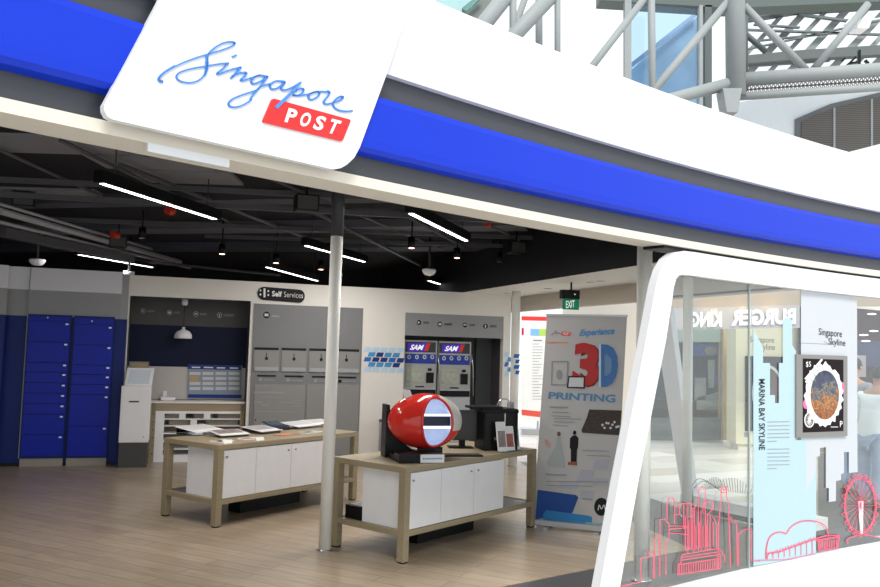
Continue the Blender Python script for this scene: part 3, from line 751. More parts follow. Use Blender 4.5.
# icon rows
def icon(x, y, d, r, label, glyph, tw, cat='wall icon'):
    t = wthing('wall_icon', label, cat, x, y, d)
    make('disc', MB().ellipse(B, x, y, r, r*1.05, d+.004, .004, 20), M_ink, t)
    make('ring', MB().strokes(B, [(x+r*.92*math.cos(k*math.pi/10), y+r*.96*math.sin(k*math.pi/10)) for k in range(21)], .35, d+.006, .001), M_inkl, t)
    g = MB()
    if glyph == 0: g.poly(B, [(x-r*.4, y-r*.5), (x+r*.5, y), (x-r*.4, y+r*.5)], d+.008, .002)
    elif glyph == 1: g.poly(B, [(x-r*.5, y-r*.4), (x+r*.5, y-r*.4), (x+r*.5, y+r*.4), (x-r*.5, y+r*.4)], d+.008, .002)
    elif glyph == 2: g.strokes(B, [(x-r*.5, y), (x+r*.5, y)], r*.4, d+.008, .002).strokes(B, [(x, y-r*.5), (x, y+r*.2)], r*.3, d+.008, .002)
    else: g.ellipse(B, x, y-r*.15, r*.3, r*.35, d+.008, .002, 10).strokes(B, [(x, y), (x, y+r*.6)], r*.35, d+.008, .002)
    make('glyph', g, M_inkl, t)
    if tw: 
        l = MB(); xx = x+r+2
        while xx < x+r+2+tw: l.strokes(B, [(xx, y-.9), (xx, y+1.1)], .5, d+.006, .002); xx += 1.1
        make('caption', l, M_ink if d > -.1 else M_grey, t)
for i, (x, y, tw) in enumerate(((143, 311, 7), (169.5, 312.5, 6), (196, 314, 6), (219.5, 315.2, 10))):
    icon(x, y, -.46, 2.5, ['first', 'second', 'third', 'fourth'][i]+' round black icon from the left on the dark band of the navy niche', i, tw)
for i, (x, y, tw) in enumerate(((419, 322.5, 5), (440, 324.2, 7), (465, 325, 5), (485.5, 326.2, 6))):
    icon(x, y, -.01, 3.0, ['first', 'second', 'third', 'fourth'][i]+' round black icon from the left on the grey band above the payment machines', i, tw)
# self services sign
ss = wthing('self_service_sign', 'dark pill-shaped sign with white people symbol on the white back wall', 'sign', 280, 303, 0)
pts = [(264 + 6.3*math.cos(R(a)), 293.3 - 6.6*math.sin(R(a))) for a in range(90, 271, 15)] + [(299 + 5.9*math.cos(R(a)), 296.2 - 6.6*math.sin(R(a))) for a in range(-90, 91, 15)]
make('plate', MB().poly(B, pts, .02, .019), M_ink, ss, base=None)
sl = MB(); sl.text(B, 'Self', [(272, 290.8), (282, 291.3), (282, 296.9), (272, 296.4)], off=.022, bold=.03); sl.text(B, 'Services', [(284, 291.6), (303, 292.8), (303, 298.2), (284, 297)], off=.022, bold=-.008)
sl.strokes(B, [(264.5, 290), (264.5, 297)], 2.0, .022, .002); sl.ellipse(B, 264.5, 289.3, 1.1, 1.2, .023, .002, 10)
for q in ((260.5, 290.5), (268.3, 291), (260.5, 294.5), (268.3, 295)): sl.ellipse(B, *q, .9, 1.1, .022, .002, 8)
make('symbol_and_writing', sl, M_paper, ss, label='white symbol and writing')
# grey posting wall with drop slots
pw = wthing('posting_wall', 'grey wall unit with four posting slots below a plain grey panel', 'posting unit', 308, 462, .0)
sP0, sP1 = B.sz(252, 350)[0], B.sz(361.5, 350)[0]
zT = 2.28; zM = B.sz(300, 350)[1]
M_pw = mat('posting_grey', (.20, .205, .21), .5); M_pl = mat('posting_grey_light', (.26, .26, .258), .5)
make('back_panel', MB().pbox(B, sP0, sP1, .001, .02, .09, zT), M_pw, pw)
ux = [(254, 279), (281.5, 306.5), (309, 333.5), (333.5, 359.5)]
for i, (xa, xb) in enumerate(ux):
    yo = (xa-254)*.02
    u = make('slot_unit', pxbox(MB(), B, xa, 348.5+yo, xb, 371+yo, .035, .015), M_pl, pw)
    make('slot', pxbox(MB(), B, xa+.3, 347.6+yo, xb-.3, 349.9+yo, .038, .006), M_ink, u)
    make('flap', pxbox(MB(), B, xa+.8, 367+yo, xb-.8, 371+yo, .039, .004), M_lgrey, u)
    make('arrow_symbol', MB().strokes(B, [((xa+xb)/2, 353+yo), ((xa+xb)/2, 358+yo)], .7, .038).ellipse(B, (xa+xb)/2, 358.5+yo, 1.6, 1.7, .038, .003, 12), M_ink, u)
    make('label_slot', pxbox(MB(), B, xa+3, 375+yo, xb-3, 376.6+yo, .026, .006), M_ink, pw)
    make('round_mark', MB().ellipse(B, xa+6.5, 379.5+yo, 1.7, 1.8, .024, .004, 14), M_inkg if i < 3 else M_ink, pw)
    make('caption', MB().strokes(B, [(xa+9.5, 379.8+yo), (xb-4, 380.2+yo)], .8, .024), M_inkg, pw)
for xa, xb in ((253.5, 304), (306, 358)):
    make('lower_door', pxbox(MB(), B, xa, 384.5, xb, 455, .03, .012), M_pl, pw)
tx = MB()
for a, b, y, w in ((254, 262, 386, .8), (264, 269, 386, .9), (254, 284, 392.5, 1.8), (262, 282, 397, .5), (254, 262, 402, 1.2), (262, 268, 405, 1.3), (280, 292, 402, 1.0), (292, 302, 400, .8), (292, 302, 403, .8), (293, 303, 406, .6), (255, 294, 411.5, .7)):
    tx.strokes(B, [(a, y), (b, y+.3)], w, .033, .002)
make('printed_notes', tx, M_inkg, pw); make('keyhole', MB().ellipse(B, 255.5, 420, .8, .9, .034, .004, 10).ellipse(B, 310, 421, .8, .9, .034, .004, 10), M_ink, pw)
make('top_symbol', MB().ellipse(B, 266.5, 315, 3.3, 3.4, .026, .006, 20), M_ink, pw); make('top_symbol_glyph', pxbox(MB(), B, 264.6, 313.6, 268.4, 316.2, .029, .003), M_inkl, pw)
make('top_caption', MB().strokes(B, [(272, 316), (279, 316.4)], 1.5, .024, .003), M_inkg, pw)

# blue parallelogram pattern
def pattern(xs, y0, cols, label, d=.006, w=7.2, h=4.3, step=8.2, jitter=0):
    t = wthing('wall_pattern', label, 'wall decal', xs[0], y0+24, .0)
    mbs = {}
    for i in range(cols):
        for j in range(5):
            x = xs[0] + i*step + (j % 2)*step*.5; y = y0 + j*5.0 + (x-xs[0])*.03
            if x > xs[1]-w: continue
            k = [3, 1, 0 if (i+j) % 3 else 2, 1, 3][j] if (i*7+j*3) % 5 else 2 if 0 < j < 4 else 3
            m_ = mbs.setdefault((k, i, j), MB()); m_.poly(B, [(x+1.6, y), (x+w+1.0, y+.3), (x+w-.6, y+h+.3), (x, y+h)], d, .002)
    for (k, i, j), m_ in mbs.items(): make('tile', m_, [mat('tile_blue', (.03, .16, .50), .4), mat('tile_azure', (.06, .30, .62), .4), M_dblue, M_pal][k], t)
pattern((363.5, 405.5), 347.0, 6, 'band of blue slanted tiles on the wall left of the payment machines')
pattern((504, 511), 352, 1, 'short strip of blue slanted tiles at the right end of the back wall', step=6, w=4)
p4 = Pl(1.15-.07, 12.01, R(10))
pb = MB()
for j in range(4): pb.poly(p4, [(514.5+(j % 2)*1.5, 354+j*5.5), (520, 354.2+j*5.5), (518.5, 358+j*5.5), (513.5+(j % 2)*1.5, 357.6+j*5.5)], .075, .002)
tag(make('wall_pattern', pb, MATS['tile_blue']), 'blue slanted tiles wrapped on the white pole by the back wall', 'wall decal')

# SAM machines in niche 3
DM = -.20
M_samh = mat('sam_header', (.05, .06, .06), .3); M_pur = mat('sam_purple', (.10, .03, .55), .4, emit=.25)
def sam(x0, x1, dy, label):
    t = wthing('payment_machine', label, 'payment machine', (x0+x1)/2, 462, DM, 'payment machines in the niche')
    s0 = max(B.sz(x0, 370, DM)[0], n3[0]+.004); s1 = B.sz(x1, 370, DM)[0]; xv = max(x0, 405)
    t.location = B.w((s0+s1)/2, DM, 0)
    zt = B.sz((x0+x1)/2, 340+dy, DM)[1]
    make('body', MB().pbox(B, s0, s1, -.5, DM-.012, 0, zt), M_sil, t, bevel=.01)
    make('header', pxbox(MB(), B, max(x0+1, 405.6), 342+dy, x1-1.2, 352.2+dy, DM, .012), M_samh, t)
    w = x1-x0
    make('logo_red', MB().poly(B, [(x0+w*.60, 342.8+dy), (x1-w*.18, 343+dy), (x1-w*.28, 351+dy), (x0+w*.5, 351+dy)], DM+.003, .003), mat('sam_red', (.65, .04, .03), .4, emit=.2), t)
    make('logo_blue', MB().poly(B, [(max(x0+w*.12, 405.8), 343+dy), (x0+w*.70, 343+dy), (x0+w*.62, 351.2+dy), (max(x0+w*.12, 405.8), 351.2+dy)], DM+.005, .004), M_pur, t)
    make('logo_lettering', MB().text(B, 'SAM', [(x0+w*.23, 344.6+dy), (x0+w*.62, 344.8+dy), (x0+w*.57, 350+dy), (x0+w*.18, 349.8+dy)], off=DM+.007, bold=.03, shear=.15), M_wlet, t)
    make('blue_band', pxbox(MB(), B, max(x0+.8, 405.4), 354+dy, x1-1.2, 363.5+dy, DM, .012), mat('sam_blue', (.02, .05, .30), .4, emit=.1), t)
    for i in range(4):
        xx = x0+w*(.17+.23*i)
        if xx < 406: continue
        ic = make('icon', MB().ellipse(B, xx, 357+dy, 1.9, 2.2, DM+.003, .003, 14), M_inkl, t); make('icon_centre', MB().ellipse(B, xx, 357+dy, .9, 1.1, DM+.005, .002, 8), M_dblue, ic)
    make('fascia_panel', pxbox(MB(), B, max(x0+.5, 405.4), 364.5+dy, x1-1, 387.5+dy, DM, .012), mat('sam_panel', (.42, .42, .40), .4), t)
    sc = make('screen', pxbox(MB(), B, max(x0+3, 405.6), 369+dy, x0+w*.60, 383+dy, DM+.006, .008), mat('sam_screen', (.34, .36, .30), .2, emit=.12, noise=.5, scale=14), t)
    make('keypad', pxbox(MB(), B, x0+w*.68, 372.5+dy, x1-w*.10, 383+dy, DM+.012, .014), M_black, t); make('card_slot', pxbox(MB(), B, x0+w*.73, 368.3+dy, x1-w*.16, 371+dy, DM+.008, .01), M_ink, t)
    make('cash_tray', pxbox(MB(), B, max(x0+1, 405.5), 389.5+dy, x1-1.5, 395.5+dy, DM, .012), M_black, t); make('ticket_mouth', pxbox(MB(), B, x0+w*.35, 386+dy, x0+w*.62, 387.3+dy, DM+.004, .006), M_ink, t)
    make('side_rail', MB().tube([B.px(x1+.3, 352+dy, DM+.01), B.px(x1+2.0, 365+dy, DM+.01), B.px(x1+2.2, 395+dy, DM+.01)], .010, 8), M_steel, t)
sam(405-1.5, 437, 0, 'silver payment machine at the left, half behind the niche edge')
sam(438.5, 471, 1.3, 'silver payment machine at the right, nearest the slate side wall')

# bin
bn = gp(376.5, 456); bn = B.w((bn-B.o).dot(B.a), .18, 0)
t = thing('litter_bin', 'round brushed steel litter bin against the back wall', 'bin', bn)
make('drum', MB().lathe([(.14, 0), (.14, .60)], bn, 28), M_steel, t); make('rim', MB().lathe([(.145, .60), (.145, .63), (.11, .635), (.11, .615)], bn, 28), mat('rim_dark', (.14, .14, .15), .3, metal=.6), t); make('liner', MB().lathe([(.108, .60), (.108, .622)], bn, 24), M_black, t)

# ================================================================== TABLES
TL_, TW_, TH_ = 1.94, .816, .75
def table(loc, yaw, label, full=True):
    t = thing('display_table', label, 'display table', loc, yaw, 'oak display tables')
    k = dict(world=False)
    make('tabletop', MB().box(0, TL_, 0, TW_, TH_-.048, TH_), M_oak, t, bevel=.003, **k)
    lw = .068
    for x, y in ((.0, .0), (.0, TW_-lw), (TL_-lw, 0), (TL_-lw, TW_-lw)):
        lg = make('leg', MB().box(x+.001, x+lw, y+.001, y+lw, .012, TH_-.048), M_oak, t, bevel=.002, **k)
        make('foot', MB().box(x+.006, x+lw-.006, y+.006, y+lw-.006, 0, .012), M_black, lg, **k)
    rr = MB().box(lw, TL_-lw, .003, .05, .205, .25).box(lw, TL_-lw, TW_-.05, TW_-.003, .205, .25).box(.003, .05, lw, TW_-lw, .205, .25).box(TL_-.05, TL_-.003, lw, TW_-lw, .205, .25)
    make('shelf_rail', rr, M_oak, t, **k)
    make('shelf', MB().box(.05, TL_-.05, .05, TW_-.05, .225, .247), mat('shelf_slate', (.09, .085, .09), .3), t, **k)
    cab = make('cabinet', MB().box(.045, 1.395, .070, .50, .252, TH_-.05), M_white, t, label='white gloss cabinet', **k)
    for i, (a, b, kx) in enumerate(((.072, .466, .10), (.470, .927, .885), (.931, 1.392, .985))):
        d = make('door', MB().box(a, b, .010, .070, .254, TH_-.055), M_white, cab, bevel=.002, **k)
    for kx in (.105, .885, .985):
        make('knob', MB().tube([(kx, .010, .635), (kx, -.004, .635)], .009, 10), M_steel, cab, **k)
    make('plinth', MB().box(.60, 1.42, .36, .54, .0, .204), M_black, t, label='black box plinth', **k)
    return t
T1 = table((-1.989, 7.467, 0), .948, 'oak-edged display table with flat magazines and sheets on top')
T2 = table((-.230, 6.415, 0), .892, 'oak-edged display table carrying the red pod and the black printer')
def tpt(T, a, b, z=0.75): return Matrix.Translation(T.location) @ Matrix.Rotation(T.rotation_euler.z, 4, 'Z') @ Vector((a, b, z))
def ab(T, v): q = (Matrix.Translation(T.location) @ Matrix.Rotation(T.rotation_euler.z, 4, 'Z')).inverted() @ v; return q.x, q.y
yaw1, yaw2 = .948, .892

# ---- table 1: acrylic sheets, magazines, tablet
def sheet(name, label, cat, T, px, py, L, Wd, h, rot, m, group=None, z0=.75, extra=None):
    c = gp(px, py, z0); t = thing(name, label, cat, c, T.rotation_euler.z + rot, group)
    make('body' if cat != 'magazine' else 'pages', MB().box(-L/2, L/2, -Wd/2, Wd/2, 0, h), m, t, world=False)
    if extra: extra(t, L, Wd, h)
    return t
def ex_print(mm):
    def f(t, L, Wd, h):
        make('cover_picture', MB().box(-L*.42, L*.1, -Wd*.4, Wd*.3, h, h+.0012), mm, t, world=False)
        make('cover_print', MB().box(L*.18, L*.42, -Wd*.36, -Wd*.28, h, h+.0012).box(L*.18, L*.42, -Wd*.1, 0, h, h+.0012), M_inkg, t, world=False)
    return f
def wedge(name, label, cat, T, px, py, L, Wd, h0, h1, rot, m, m2=None):
    c = gp(px, py, .75); t = thing(name, label, cat, c, T.rotation_euler.z + rot)
    lo = [(-L/2, -Wd/2, 0), (L/2, -Wd/2, 0), (L/2, Wd/2, 0), (-L/2, Wd/2, 0)]; hi = [(-L/2, -Wd/2, h0), (L/2, -Wd/2, h0), (L/2, Wd/2, h1), (-L/2, Wd/2, h1)]
    make('riser', MB().prism([(x*.92, y*.92, z) for x, y, z in lo], [(x*.92, y*.92, z-.004) for x, y, z in hi]), M_clear, t, world=False)
    make('top_sheet', MB().prism([(x, y, z-.004) for x, y, z in hi], hi), m, t, world=False)
    if m2: make('printed_page', MB().prism([(x*.85, y*.85, z+.0001) for x, y, z in hi], [(x*.85, y*.85, z+.001) for x, y, z in hi]), m2, t, world=False)
    return t
M_mag = mat('magazine_picture', (.30, .24, .24), .4, noise=.6, scale=20); M_mag2 = mat('magazine_warm', (.55, .25, .15), .4, noise=.5, scale=20)
wedge('acrylic_stand', 'low clear acrylic stand with a white sheet at the left end of the magazine table', 'display stand', T1, 200, 433.5, .42, .30, .035, .075, R(10), M_paper, M_inkl)
wedge('acrylic_stand', 'clear acrylic stand with a stamp album page, second from the left on the table', 'display stand', T1, 229, 436, .34, .26, .025, .055, R(-8), M_paper, M_mag)
wedge('acrylic_stand', 'clear acrylic stand with a grey page just left of the dark brochure', 'display stand', T1, 262, 432.5, .32, .30, .03, .06, R(4), M_paper, mat('page_grey', (.42, .40, .42), .4, noise=.4, scale=20))
wedge('tablet', 'dark tilted brochure cover on the middle of the magazine table', 'brochure', T1, 276, 429, .20, .30, .03, .075, R(-12), M_navy, mat('tablet_face', (.05, .08, .12), .2))
wedge('acrylic_stand', 'clear acrylic stand with a white page behind the round pole', 'display stand', T1, 300, 427.5, .42, .30, .03, .06, R(6), M_paper, M_inkl)
wedge('acrylic_stand', 'clear acrylic stand at the far right end of the magazine table', 'display stand', T1, 318, 424.8, .36, .26, .025, .055, R(0), M_paper, mat('page_pale', (.6, .58, .56), .4))
sheet('magazine', 'small dark magazine flat at the near edge of the left table', 'magazine', T1, 222, 441.5, .20, .13, .008, R(6), M_paper, 'magazines on the left table', extra=ex_print(mat('mag_dark', (.12, .06, .06), .4)))
sheet('magazine', 'magazine with an orange picture flat near the left table edge', 'magazine', T1, 250, 439, .22, .12, .008, R(-4), M_paper, 'magazines on the left table', extra=ex_print(M_mag2))
sheet('magazine', 'wide orange and white leaflet right of the dark brochure', 'magazine', T1, 287, 435, .30, .12, .010, R(2), mat('leaflet_orange', (.55, .33, .20), .5), 'magazines on the left table', extra=ex_print(M_orange))
sheet('magazine', 'magazine with dark strip flat beside the round pole', 'magazine', T1, 310, 432.5, .26, .12, .008, R(3), M_paper, 'magazines on the left table', extra=ex_print(M_dgrey))
for a, b, lb in ((.55, .05, 'small white label card at the front edge of the left table, beside the orange magazine'), (.16, .06, 'small white label card near the left corner of the magazine table')):
    c = tpt(T1, a, b); t = thing('label_card', lb, 'label card', c, yaw1)
    make('card', MB().prism([(-.05, 0, 0), (.05, 0, 0), (.05, .035, 0), (-.05, .035, 0)], [(-.05, .022, .03), (.05, .022, .03), (.05, .026, .03), (-.05, .026, .03)]), M_paper, t, world=False)
# black tray on lower shelf of table 1 / box on table 2's shelf
t = thing('storage_box', 'black box with a white paper on the lower shelf of the pod table', 'box', tpt(T2, .10, .62, .248), yaw2)
make('box', MB().box(-.035, .28, -.09, .10, 0, .11), M_black, t, world=False, bevel=.004); make('paper', MB().box(.0, .26, -.07, .08, .11, .113), M_paper, t, world=False)

# ---- table 2: pod
base = gp(412, 464, .75); pa, pb_ = ab(T2, base)
def tp2(px, py, z=.75): return gp(px, py, z)
pod = thing('photo_pod', 'glossy red and white egg-shaped pod with a round lit opening on a black stand', 'display pod', tp2(420, 458), 0)
# pod's own frame: opening faces the viewer and slightly right
pcen = yc = None
dep = 7.0
r_ = ray(425, 420.8); pcen = Vector((0, 0, CZ)) + r_*(dep/r_.y)
ax = Vector((math.cos(R(-6)), math.sin(R(-6)), 0))           # long axis (left-right)
fwd = Vector((.30, -.954, 0.0)).normalized()                  # opening direction
side = fwd.cross(Vector((0, 0, 1))).normalized()*-1
side = Vector((-fwd.y, fwd.x, 0))
if side.x < 0: side = -side
upv = Vector((0, 0, 1))
Rx, Ry, Rz = .328, .24, .238                                 # half sizes along side, fwd, up
open_c = .045                                                # opening centre along side
ro = (.138, .205)                                            # opening half sizes (side, up)
def pod_pt(u, v, k=1.0, egg=1.0):
    # u longitude around vertical in side/fwd plane, v latitude
    x = math.cos(v)*math.cos(u); y = math.cos(v)*math.sin(u); z = math.sin(v)
    return (x, y, z)
def pod_shell(cond, k, inner=False):
    mb = MB(); NU, NV = 96, 64
    idx = {}
    for i in range(NU):
        for j in range(NV):
            u0, u1 = 2*math.pi*i/NU, 2*math.pi*(i+1)/NU; v0, v1 = -math.pi/2+math.pi*j/NV, -math.pi/2+math.pi*(j+1)/NV
            c = pod_pt((u0+u1)/2, (v0+v1)/2)
            if not cond(*c): continue
            q = []
            for (a, b) in ((u0, v0), (u1, v0), (u1, v1), (u0, v1)):
                key = (round(a % (2*math.pi), 5), round(b, 5))
                if key not in idx:
                    x, y, z = pod_pt(a, b); 
                    # snap rim to the opening ellipse
                    idx[key] = len(mb.v)
                    mb.v.append(pcen + side*(x*Rx*k) + fwd*(y*Ry*k) + upv*(z*Rz*k*(1-.03*max(0, -x))))
                q.append(idx[key])
            mb.f.append(q if not inner else q[::-1]); mb.sm.append(True)
    return mb
def in_open(x, y, z, m=1.0):
    return y > 0 and ((x*Rx-open_c)/(ro[0]*m))**2*1.0 + (z*Rz/(ro[1]*m))**2 < 1
white_side = lambda x, y, z: (x*Rx > .10 and z > -.28) or x*Rx > .30
make('red_shell', pod_shell(lambda x, y, z: not in_open(x, y, z) and not white_side(x, y, z), 1.0), M_redg, pod, label='glossy red shell')
make('white_shell', pod_shell(lambda x, y, z: not in_open(x, y, z) and white_side(x, y, z), .999), mat('pod_white', (.62, .60, .56), .3), pod, label='cream-white shell half')
# rim of the opening, and inner bowl
def oring(k, depth):
    p = []
    for i in range(48):
        a = 2*math.pi*i/48; s_ = open_c + ro[0]*k*math.cos(a); z_ = ro[1]*k*math.sin(a)
        q = 1-(s_/Rx)**2-(z_/Rz)**2; y_ = Ry*math.sqrt(max(q, .02)) + depth
        p.append(pcen + side*s_ + fwd*y_ + upv*z_)
    return p
rim = MB(); rim.tube(oring(1.0, .004)+[oring(1.0, .004)[0]], .011, 8, caps=False)
make('opening_rim', rim, M_redg, pod)
bowl = MB(); rings = [oring(1.0, .0), oring(.97, -.07), oring(.88, -.12), oring(.6, -.165), oring(.25, -.19)]
for a, b in zip(rings, rings[1:]):
    i0 = len(bowl.v); bowl.v += a+b
    for i in range(48): bowl.f.append([i0+i, i0+(i+1) % 48, i0+48+(i+1) % 48, i0+48+i]); bowl.sm.append(True)
bowl.face(rings[-1])
make('inner_bowl', bowl, mat('bowl_blue', (.50, .60, .80), .25, noise=.25, scale=6, emit=.22), pod, label='pale blue lit hollow inside the pod')
def bar(z0, z1, y0, y1, half, m, name, lab=None):
    mb = MB(); n = 10; lo = []; hi = []
    w = half
    pts = []
    for s0_, s1_ in ((open_c+.018-w, open_c+.018+w),):
        mb.hexa([pcen+side*s0_+fwd*y0+upv*z0, pcen+side*s1_+fwd*y0+upv*z0, pcen+side*s1_+fwd*y1+upv*z0, pcen+side*s0_+fwd*y1+upv*z0,
                 pcen+side*s0_+fwd*y0+upv*z1, pcen+side*s1_+fwd*y0+upv*z1, pcen+side*s1_+fwd*y1+upv*z1, pcen+side*s0_+fwd*y1+upv*z1])
    return make(name, mb, m, pod, label=lab)
bar(-.028, .050, .13, .15, .122, mat('band_navy', (.02, .025, .05), .3), 'dark_band', 'dark band across the opening')
bar(.055, .069, .135, .16, .124, M_led, 'led_strip'); bar(-.049, -.035, .135, .16, .126, M_led, 'led_strip')
# stand: tall back plate at the left, base
sx = -Rx-.02
def pbx(s0, s1, f0, f1, z0, z1):
    c = Vector((pcen.x, pcen.y, 0)); return MB().hexa([c+side*s0+fwd*f1+upv*z0, c+side*s1+fwd*f1+upv*z0, c+side*s1+fwd*f0+upv*z0, c+side*s0+fwd*f0+upv*z0, c+side*s0+fwd*f1+upv*z1, c+side*s1+fwd*f1+upv*z1, c+side*s1+fwd*f0+upv*z1, c+side*s0+fwd*f0+upv*z1])
c_ = Vector((pcen.x, pcen.y, 0))
ztop = pcen.z + .13; st = MB()
prof = [(-.33, .751), (.02, .751), (.02, .79), (-.08, .81), (-.15, .86), (-.20, .92), (-.25, 1.00), (-.29, 1.08), (-.30, ztop), (-.33, ztop)]
st.prism([c_+side*s-fwd*.06+upv*z for s, z in prof], [c_+side*s-fwd*.22+upv*z for s, z in prof])
st.hexa([c_+side*s+fwd*f+upv*z for s, f, z in ((-.30, .13, .751), (.02, .13, .751), (.02, -.06, .751), (-.30, -.06, .751), (-.30, .13, .80), (.02, .13, .80), (.02, -.06, .80), (-.30, -.06, .80))])
make('stand', st, M_black, pod, label='black curved stand')
make('neck', pbx(-.05, .14, -.05, .08, .765, pcen.z-Rz+.02), M_black, pod); 
make('base_box', pbx(-.30, .08, .13, .30, .751, .825), M_black, pod, bevel=.003); 
lb = pbx(-.12, .085, .295, .305, .753, .82); lbo = make('label_strip', lb, M_paper, pod, label='white label strip')
lt = MB(); 
for k in range(9): s0 = -.10+k*.019; lt.hexa([c_+side*s+fwd*f+upv*z for s, f, z in ((s0, .307, .78), (s0+.012, .307, .78), (s0+.012, .304, .78), (s0, .304, .78), (s0, .307, .793), (s0+.012, .307, .793), (s0+.012, .304, .793), (s0, .304, .793))])
make('label_print', lt, M_sblue, lbo)
make('top_tab', MB().hexa([pcen+side*s+fwd*f+upv*z for s, f, z in ((-.19, .03, .17), (-.12, .03, .19), (-.12, .02, .19), (-.19, .02, .17), (-.215, .03, .27), (-.15, .03, .265), (-.15, .02, .265), (-.215, .02, .27))]), M_paper, pod, label='small white paper tab')

# monitor (dark, behind/right of the pod) with flat keyboard
mc = gp(462, 447.5, .75); mt = thing('computer_monitor', 'dark flat monitor standing behind the red pod', 'monitor', mc, R(8))
make('panel', MB().box(-.16, .17, -.015, .015, .07, .36), mat('monitor_face', (.045, .05, .05), .25, spec=.3), mt, world=False, bevel=.006)
make('stand', MB().box(-.03, .03, .0, .03, .01, .10), M_black, mt, world=False); make('foot', MB().box(-.14, .10, -.09, .07, 0, .012), M_black, mt, world=False, bevel=.004)
kc = gp(462, 456, .75); kb = thing('keyboard', 'flat black keyboard in front of the dark monitor', 'keyboard', kc, R(12))
make('case', MB().box(-.17, .18, -.06, .07, 0, .014), M_black, kb, world=False, bevel=.004); 
ky = MB()
for i in range(12):
    for j in range(4): ky.box(-.155+i*.027, -.133+i*.027, -.05+j*.028, -.028+j*.028, .014, .018)
make('keys', ky, M_dgrey, kb, world=False)
# 3D printer
c = gp(496, 449, .75); pt_ = thing('desktop_printer', 'black open-fronted desktop machine at the right end of the pod table', 'printer', c, R(16))
def LB(*a): return MB().box(*a)
H_ = .40
make('side_panel', LB(-.17, -.145, -.13, .15, 0, H_-.02), M_black, pt_, world=False, bevel=.006)
make('side_panel', LB(.145, .17, -.13, .15, 0, H_-.05), M_black, pt_, world=False, bevel=.006)
make('base', LB(-.15, .15, -.13, .15, 0, .05), M_black, pt_, world=False); make('top', LB(-.19, .175, -.14, .16, H_-.05, H_-.01), M_black, pt_, world=False, bevel=.01)
make('back_panel', LB(-.15, .02, .13, .15, .05, H_-.05), M_black, pt_, world=False)
make('front_panel', LB(-.15, .03, -.135, -.125, .0, H_-.05), mat('printer_front', (.008, .008, .009), .3, spec=.25), pt_, world=False)
make('lid_arm', MB().box(-.30, .02, -.12, .08, H_-.01, H_+.012), M_black, pt_, world=False, bevel=.004)
make('spool_holder', MB().tube([(.08+.075*math.cos(k*math.pi/8), .02, H_-.01+.09*math.sin(k*math.pi/8)) for k in range(9)], .006, 8), M_steel, pt_, world=False)
make('control_knob', LB(.12, .17, -.02, .05, H_-.01, H_+.05), M_lgrey, pt_, world=False, bevel=.005)
make('logo_mark', LB(-.07, .0, -.138, -.134, .10, .125), M_grey, pt_, world=False)
# brochure holder and brochures
def brochure(px, py, w, h, tilt, rz, label, m=M_paper, pic=M_mag):
    c = gp(px, py, .75); t = thing('brochure', label, 'brochure', c, rz, 'brochures beside the black printer')
    a = R(tilt); n = Vector((0, math.sin(a), math.cos(a)))
    q0, q1 = Vector((-w/2, 0, 0.012)), Vector((w/2, 0, 0.012)); th = Vector((0, .012, 0))
    make('cover', MB().prism([q0, q1, q1+n*h, q0+n*h], [q0+th, q1+th, q1+n*h+th, q0+n*h+th]), m, t, world=False)
    e = Vector((0, -.001, 0))
    make('cover_picture', MB().prism([q0*.8+n*h*.15+e, q1*.8+n*h*.15+e, q1*.8+n*h*.7+e, q0*.8+n*h*.7+e], [q0*.8+n*h*.15, q1*.8+n*h*.15, q1*.8+n*h*.7, q0*.8+n*h*.7]), pic, t, world=False)
    make('holder_foot', MB().box(-w/2, w/2, -.02, .05, 0, .012), M_clear, t, world=False)
brochure(503, 452.5, .10, .27, 12, R(28), 'tall white brochure nearest the black printer')
brochure(510.5, 451.5, .10, .225, 14, R(24), 'middle brochure of the row right of the black printer', pic=mat('pic_red', (.35, .12, .10), .5, noise=.5, scale=30))
brochure(516.5, 450.5, .075, .19, 14, R(20), 'shortest brochure of the row, at the right end', pic=M_inkg)

# ================================================================== STANDEE 3D printing
bA, bB = gp(533, 526), gp(616, 534.5)
ST = Pl(bA.x, bA.y, math.atan2(bB.y-bA.y, bB.x-bA.x))
sd = thing('pull_up_banner', 'grey pull-up banner advertising 3D printing, beside the slanted window frame', 'banner', (bA+bB)/2, ST.yaw)
TLb, TRb, BRb, BLb = (547, 315.3), (627, 316.3), (615.5, 531), (533, 522)
make('cloth', MB().poly(ST, [TLb, TRb, BRb, BLb], 0, .006), mat('banner_grey', (.50, .49, .49), .5, noise=.02), sd)
def bq(u, v):
    T_ = Vector(TLb).lerp(Vector(TRb), u); B_ = Vector(BLb).lerp(Vector(BRb), u); return tuple(T_.lerp(B_, v))
def bpx(l): return [(535+x/5.34, 310+y/5.34) for x, y in l]
make('top_rail', MB().poly(ST, [(546, 313.8), (628, 314.8), (628, 316.8), (546, 315.8)], .008, .02), M_steel, sd)
make('base_cassette', MB().pbox(ST, .02, (bB-bA).length+.01, -.08, .03, .012, .075), M_steel, sd, bevel=.008)
make('base_foot', MB().pbox(ST, .12, .17, -.16, .13, 0, .012), M_steel, sd); make('base_foot', MB().pbox(ST, .60, .65, -.16, .13, 0, .012), M_steel, sd)
O1 = .004; t_ = .002
make('badge_script', MB().strokes(ST, smooth(bpx([(85, 135), (105, 120), (115, 108), (110, 130), (125, 122), (140, 128)])), .8, O1, t_), M_inkg, sd)
make('badge_plate', MB().poly(ST, bpx([(145, 115), (192, 118), (188, 138), (140, 135)]), O1, t_), M_red, sd, label='small red plate'); 
make('badge_plate_print', MB().text(ST, 'POST', bpx([(150, 118), (188, 121), (185, 135), (147, 132)]), off=O1+.002, bold=.02), M_paper, sd)
make('orange_rule', MB().strokes(ST, bpx([(62, 172), (175, 174)]), .9, O1, t_), M_orange, sd)
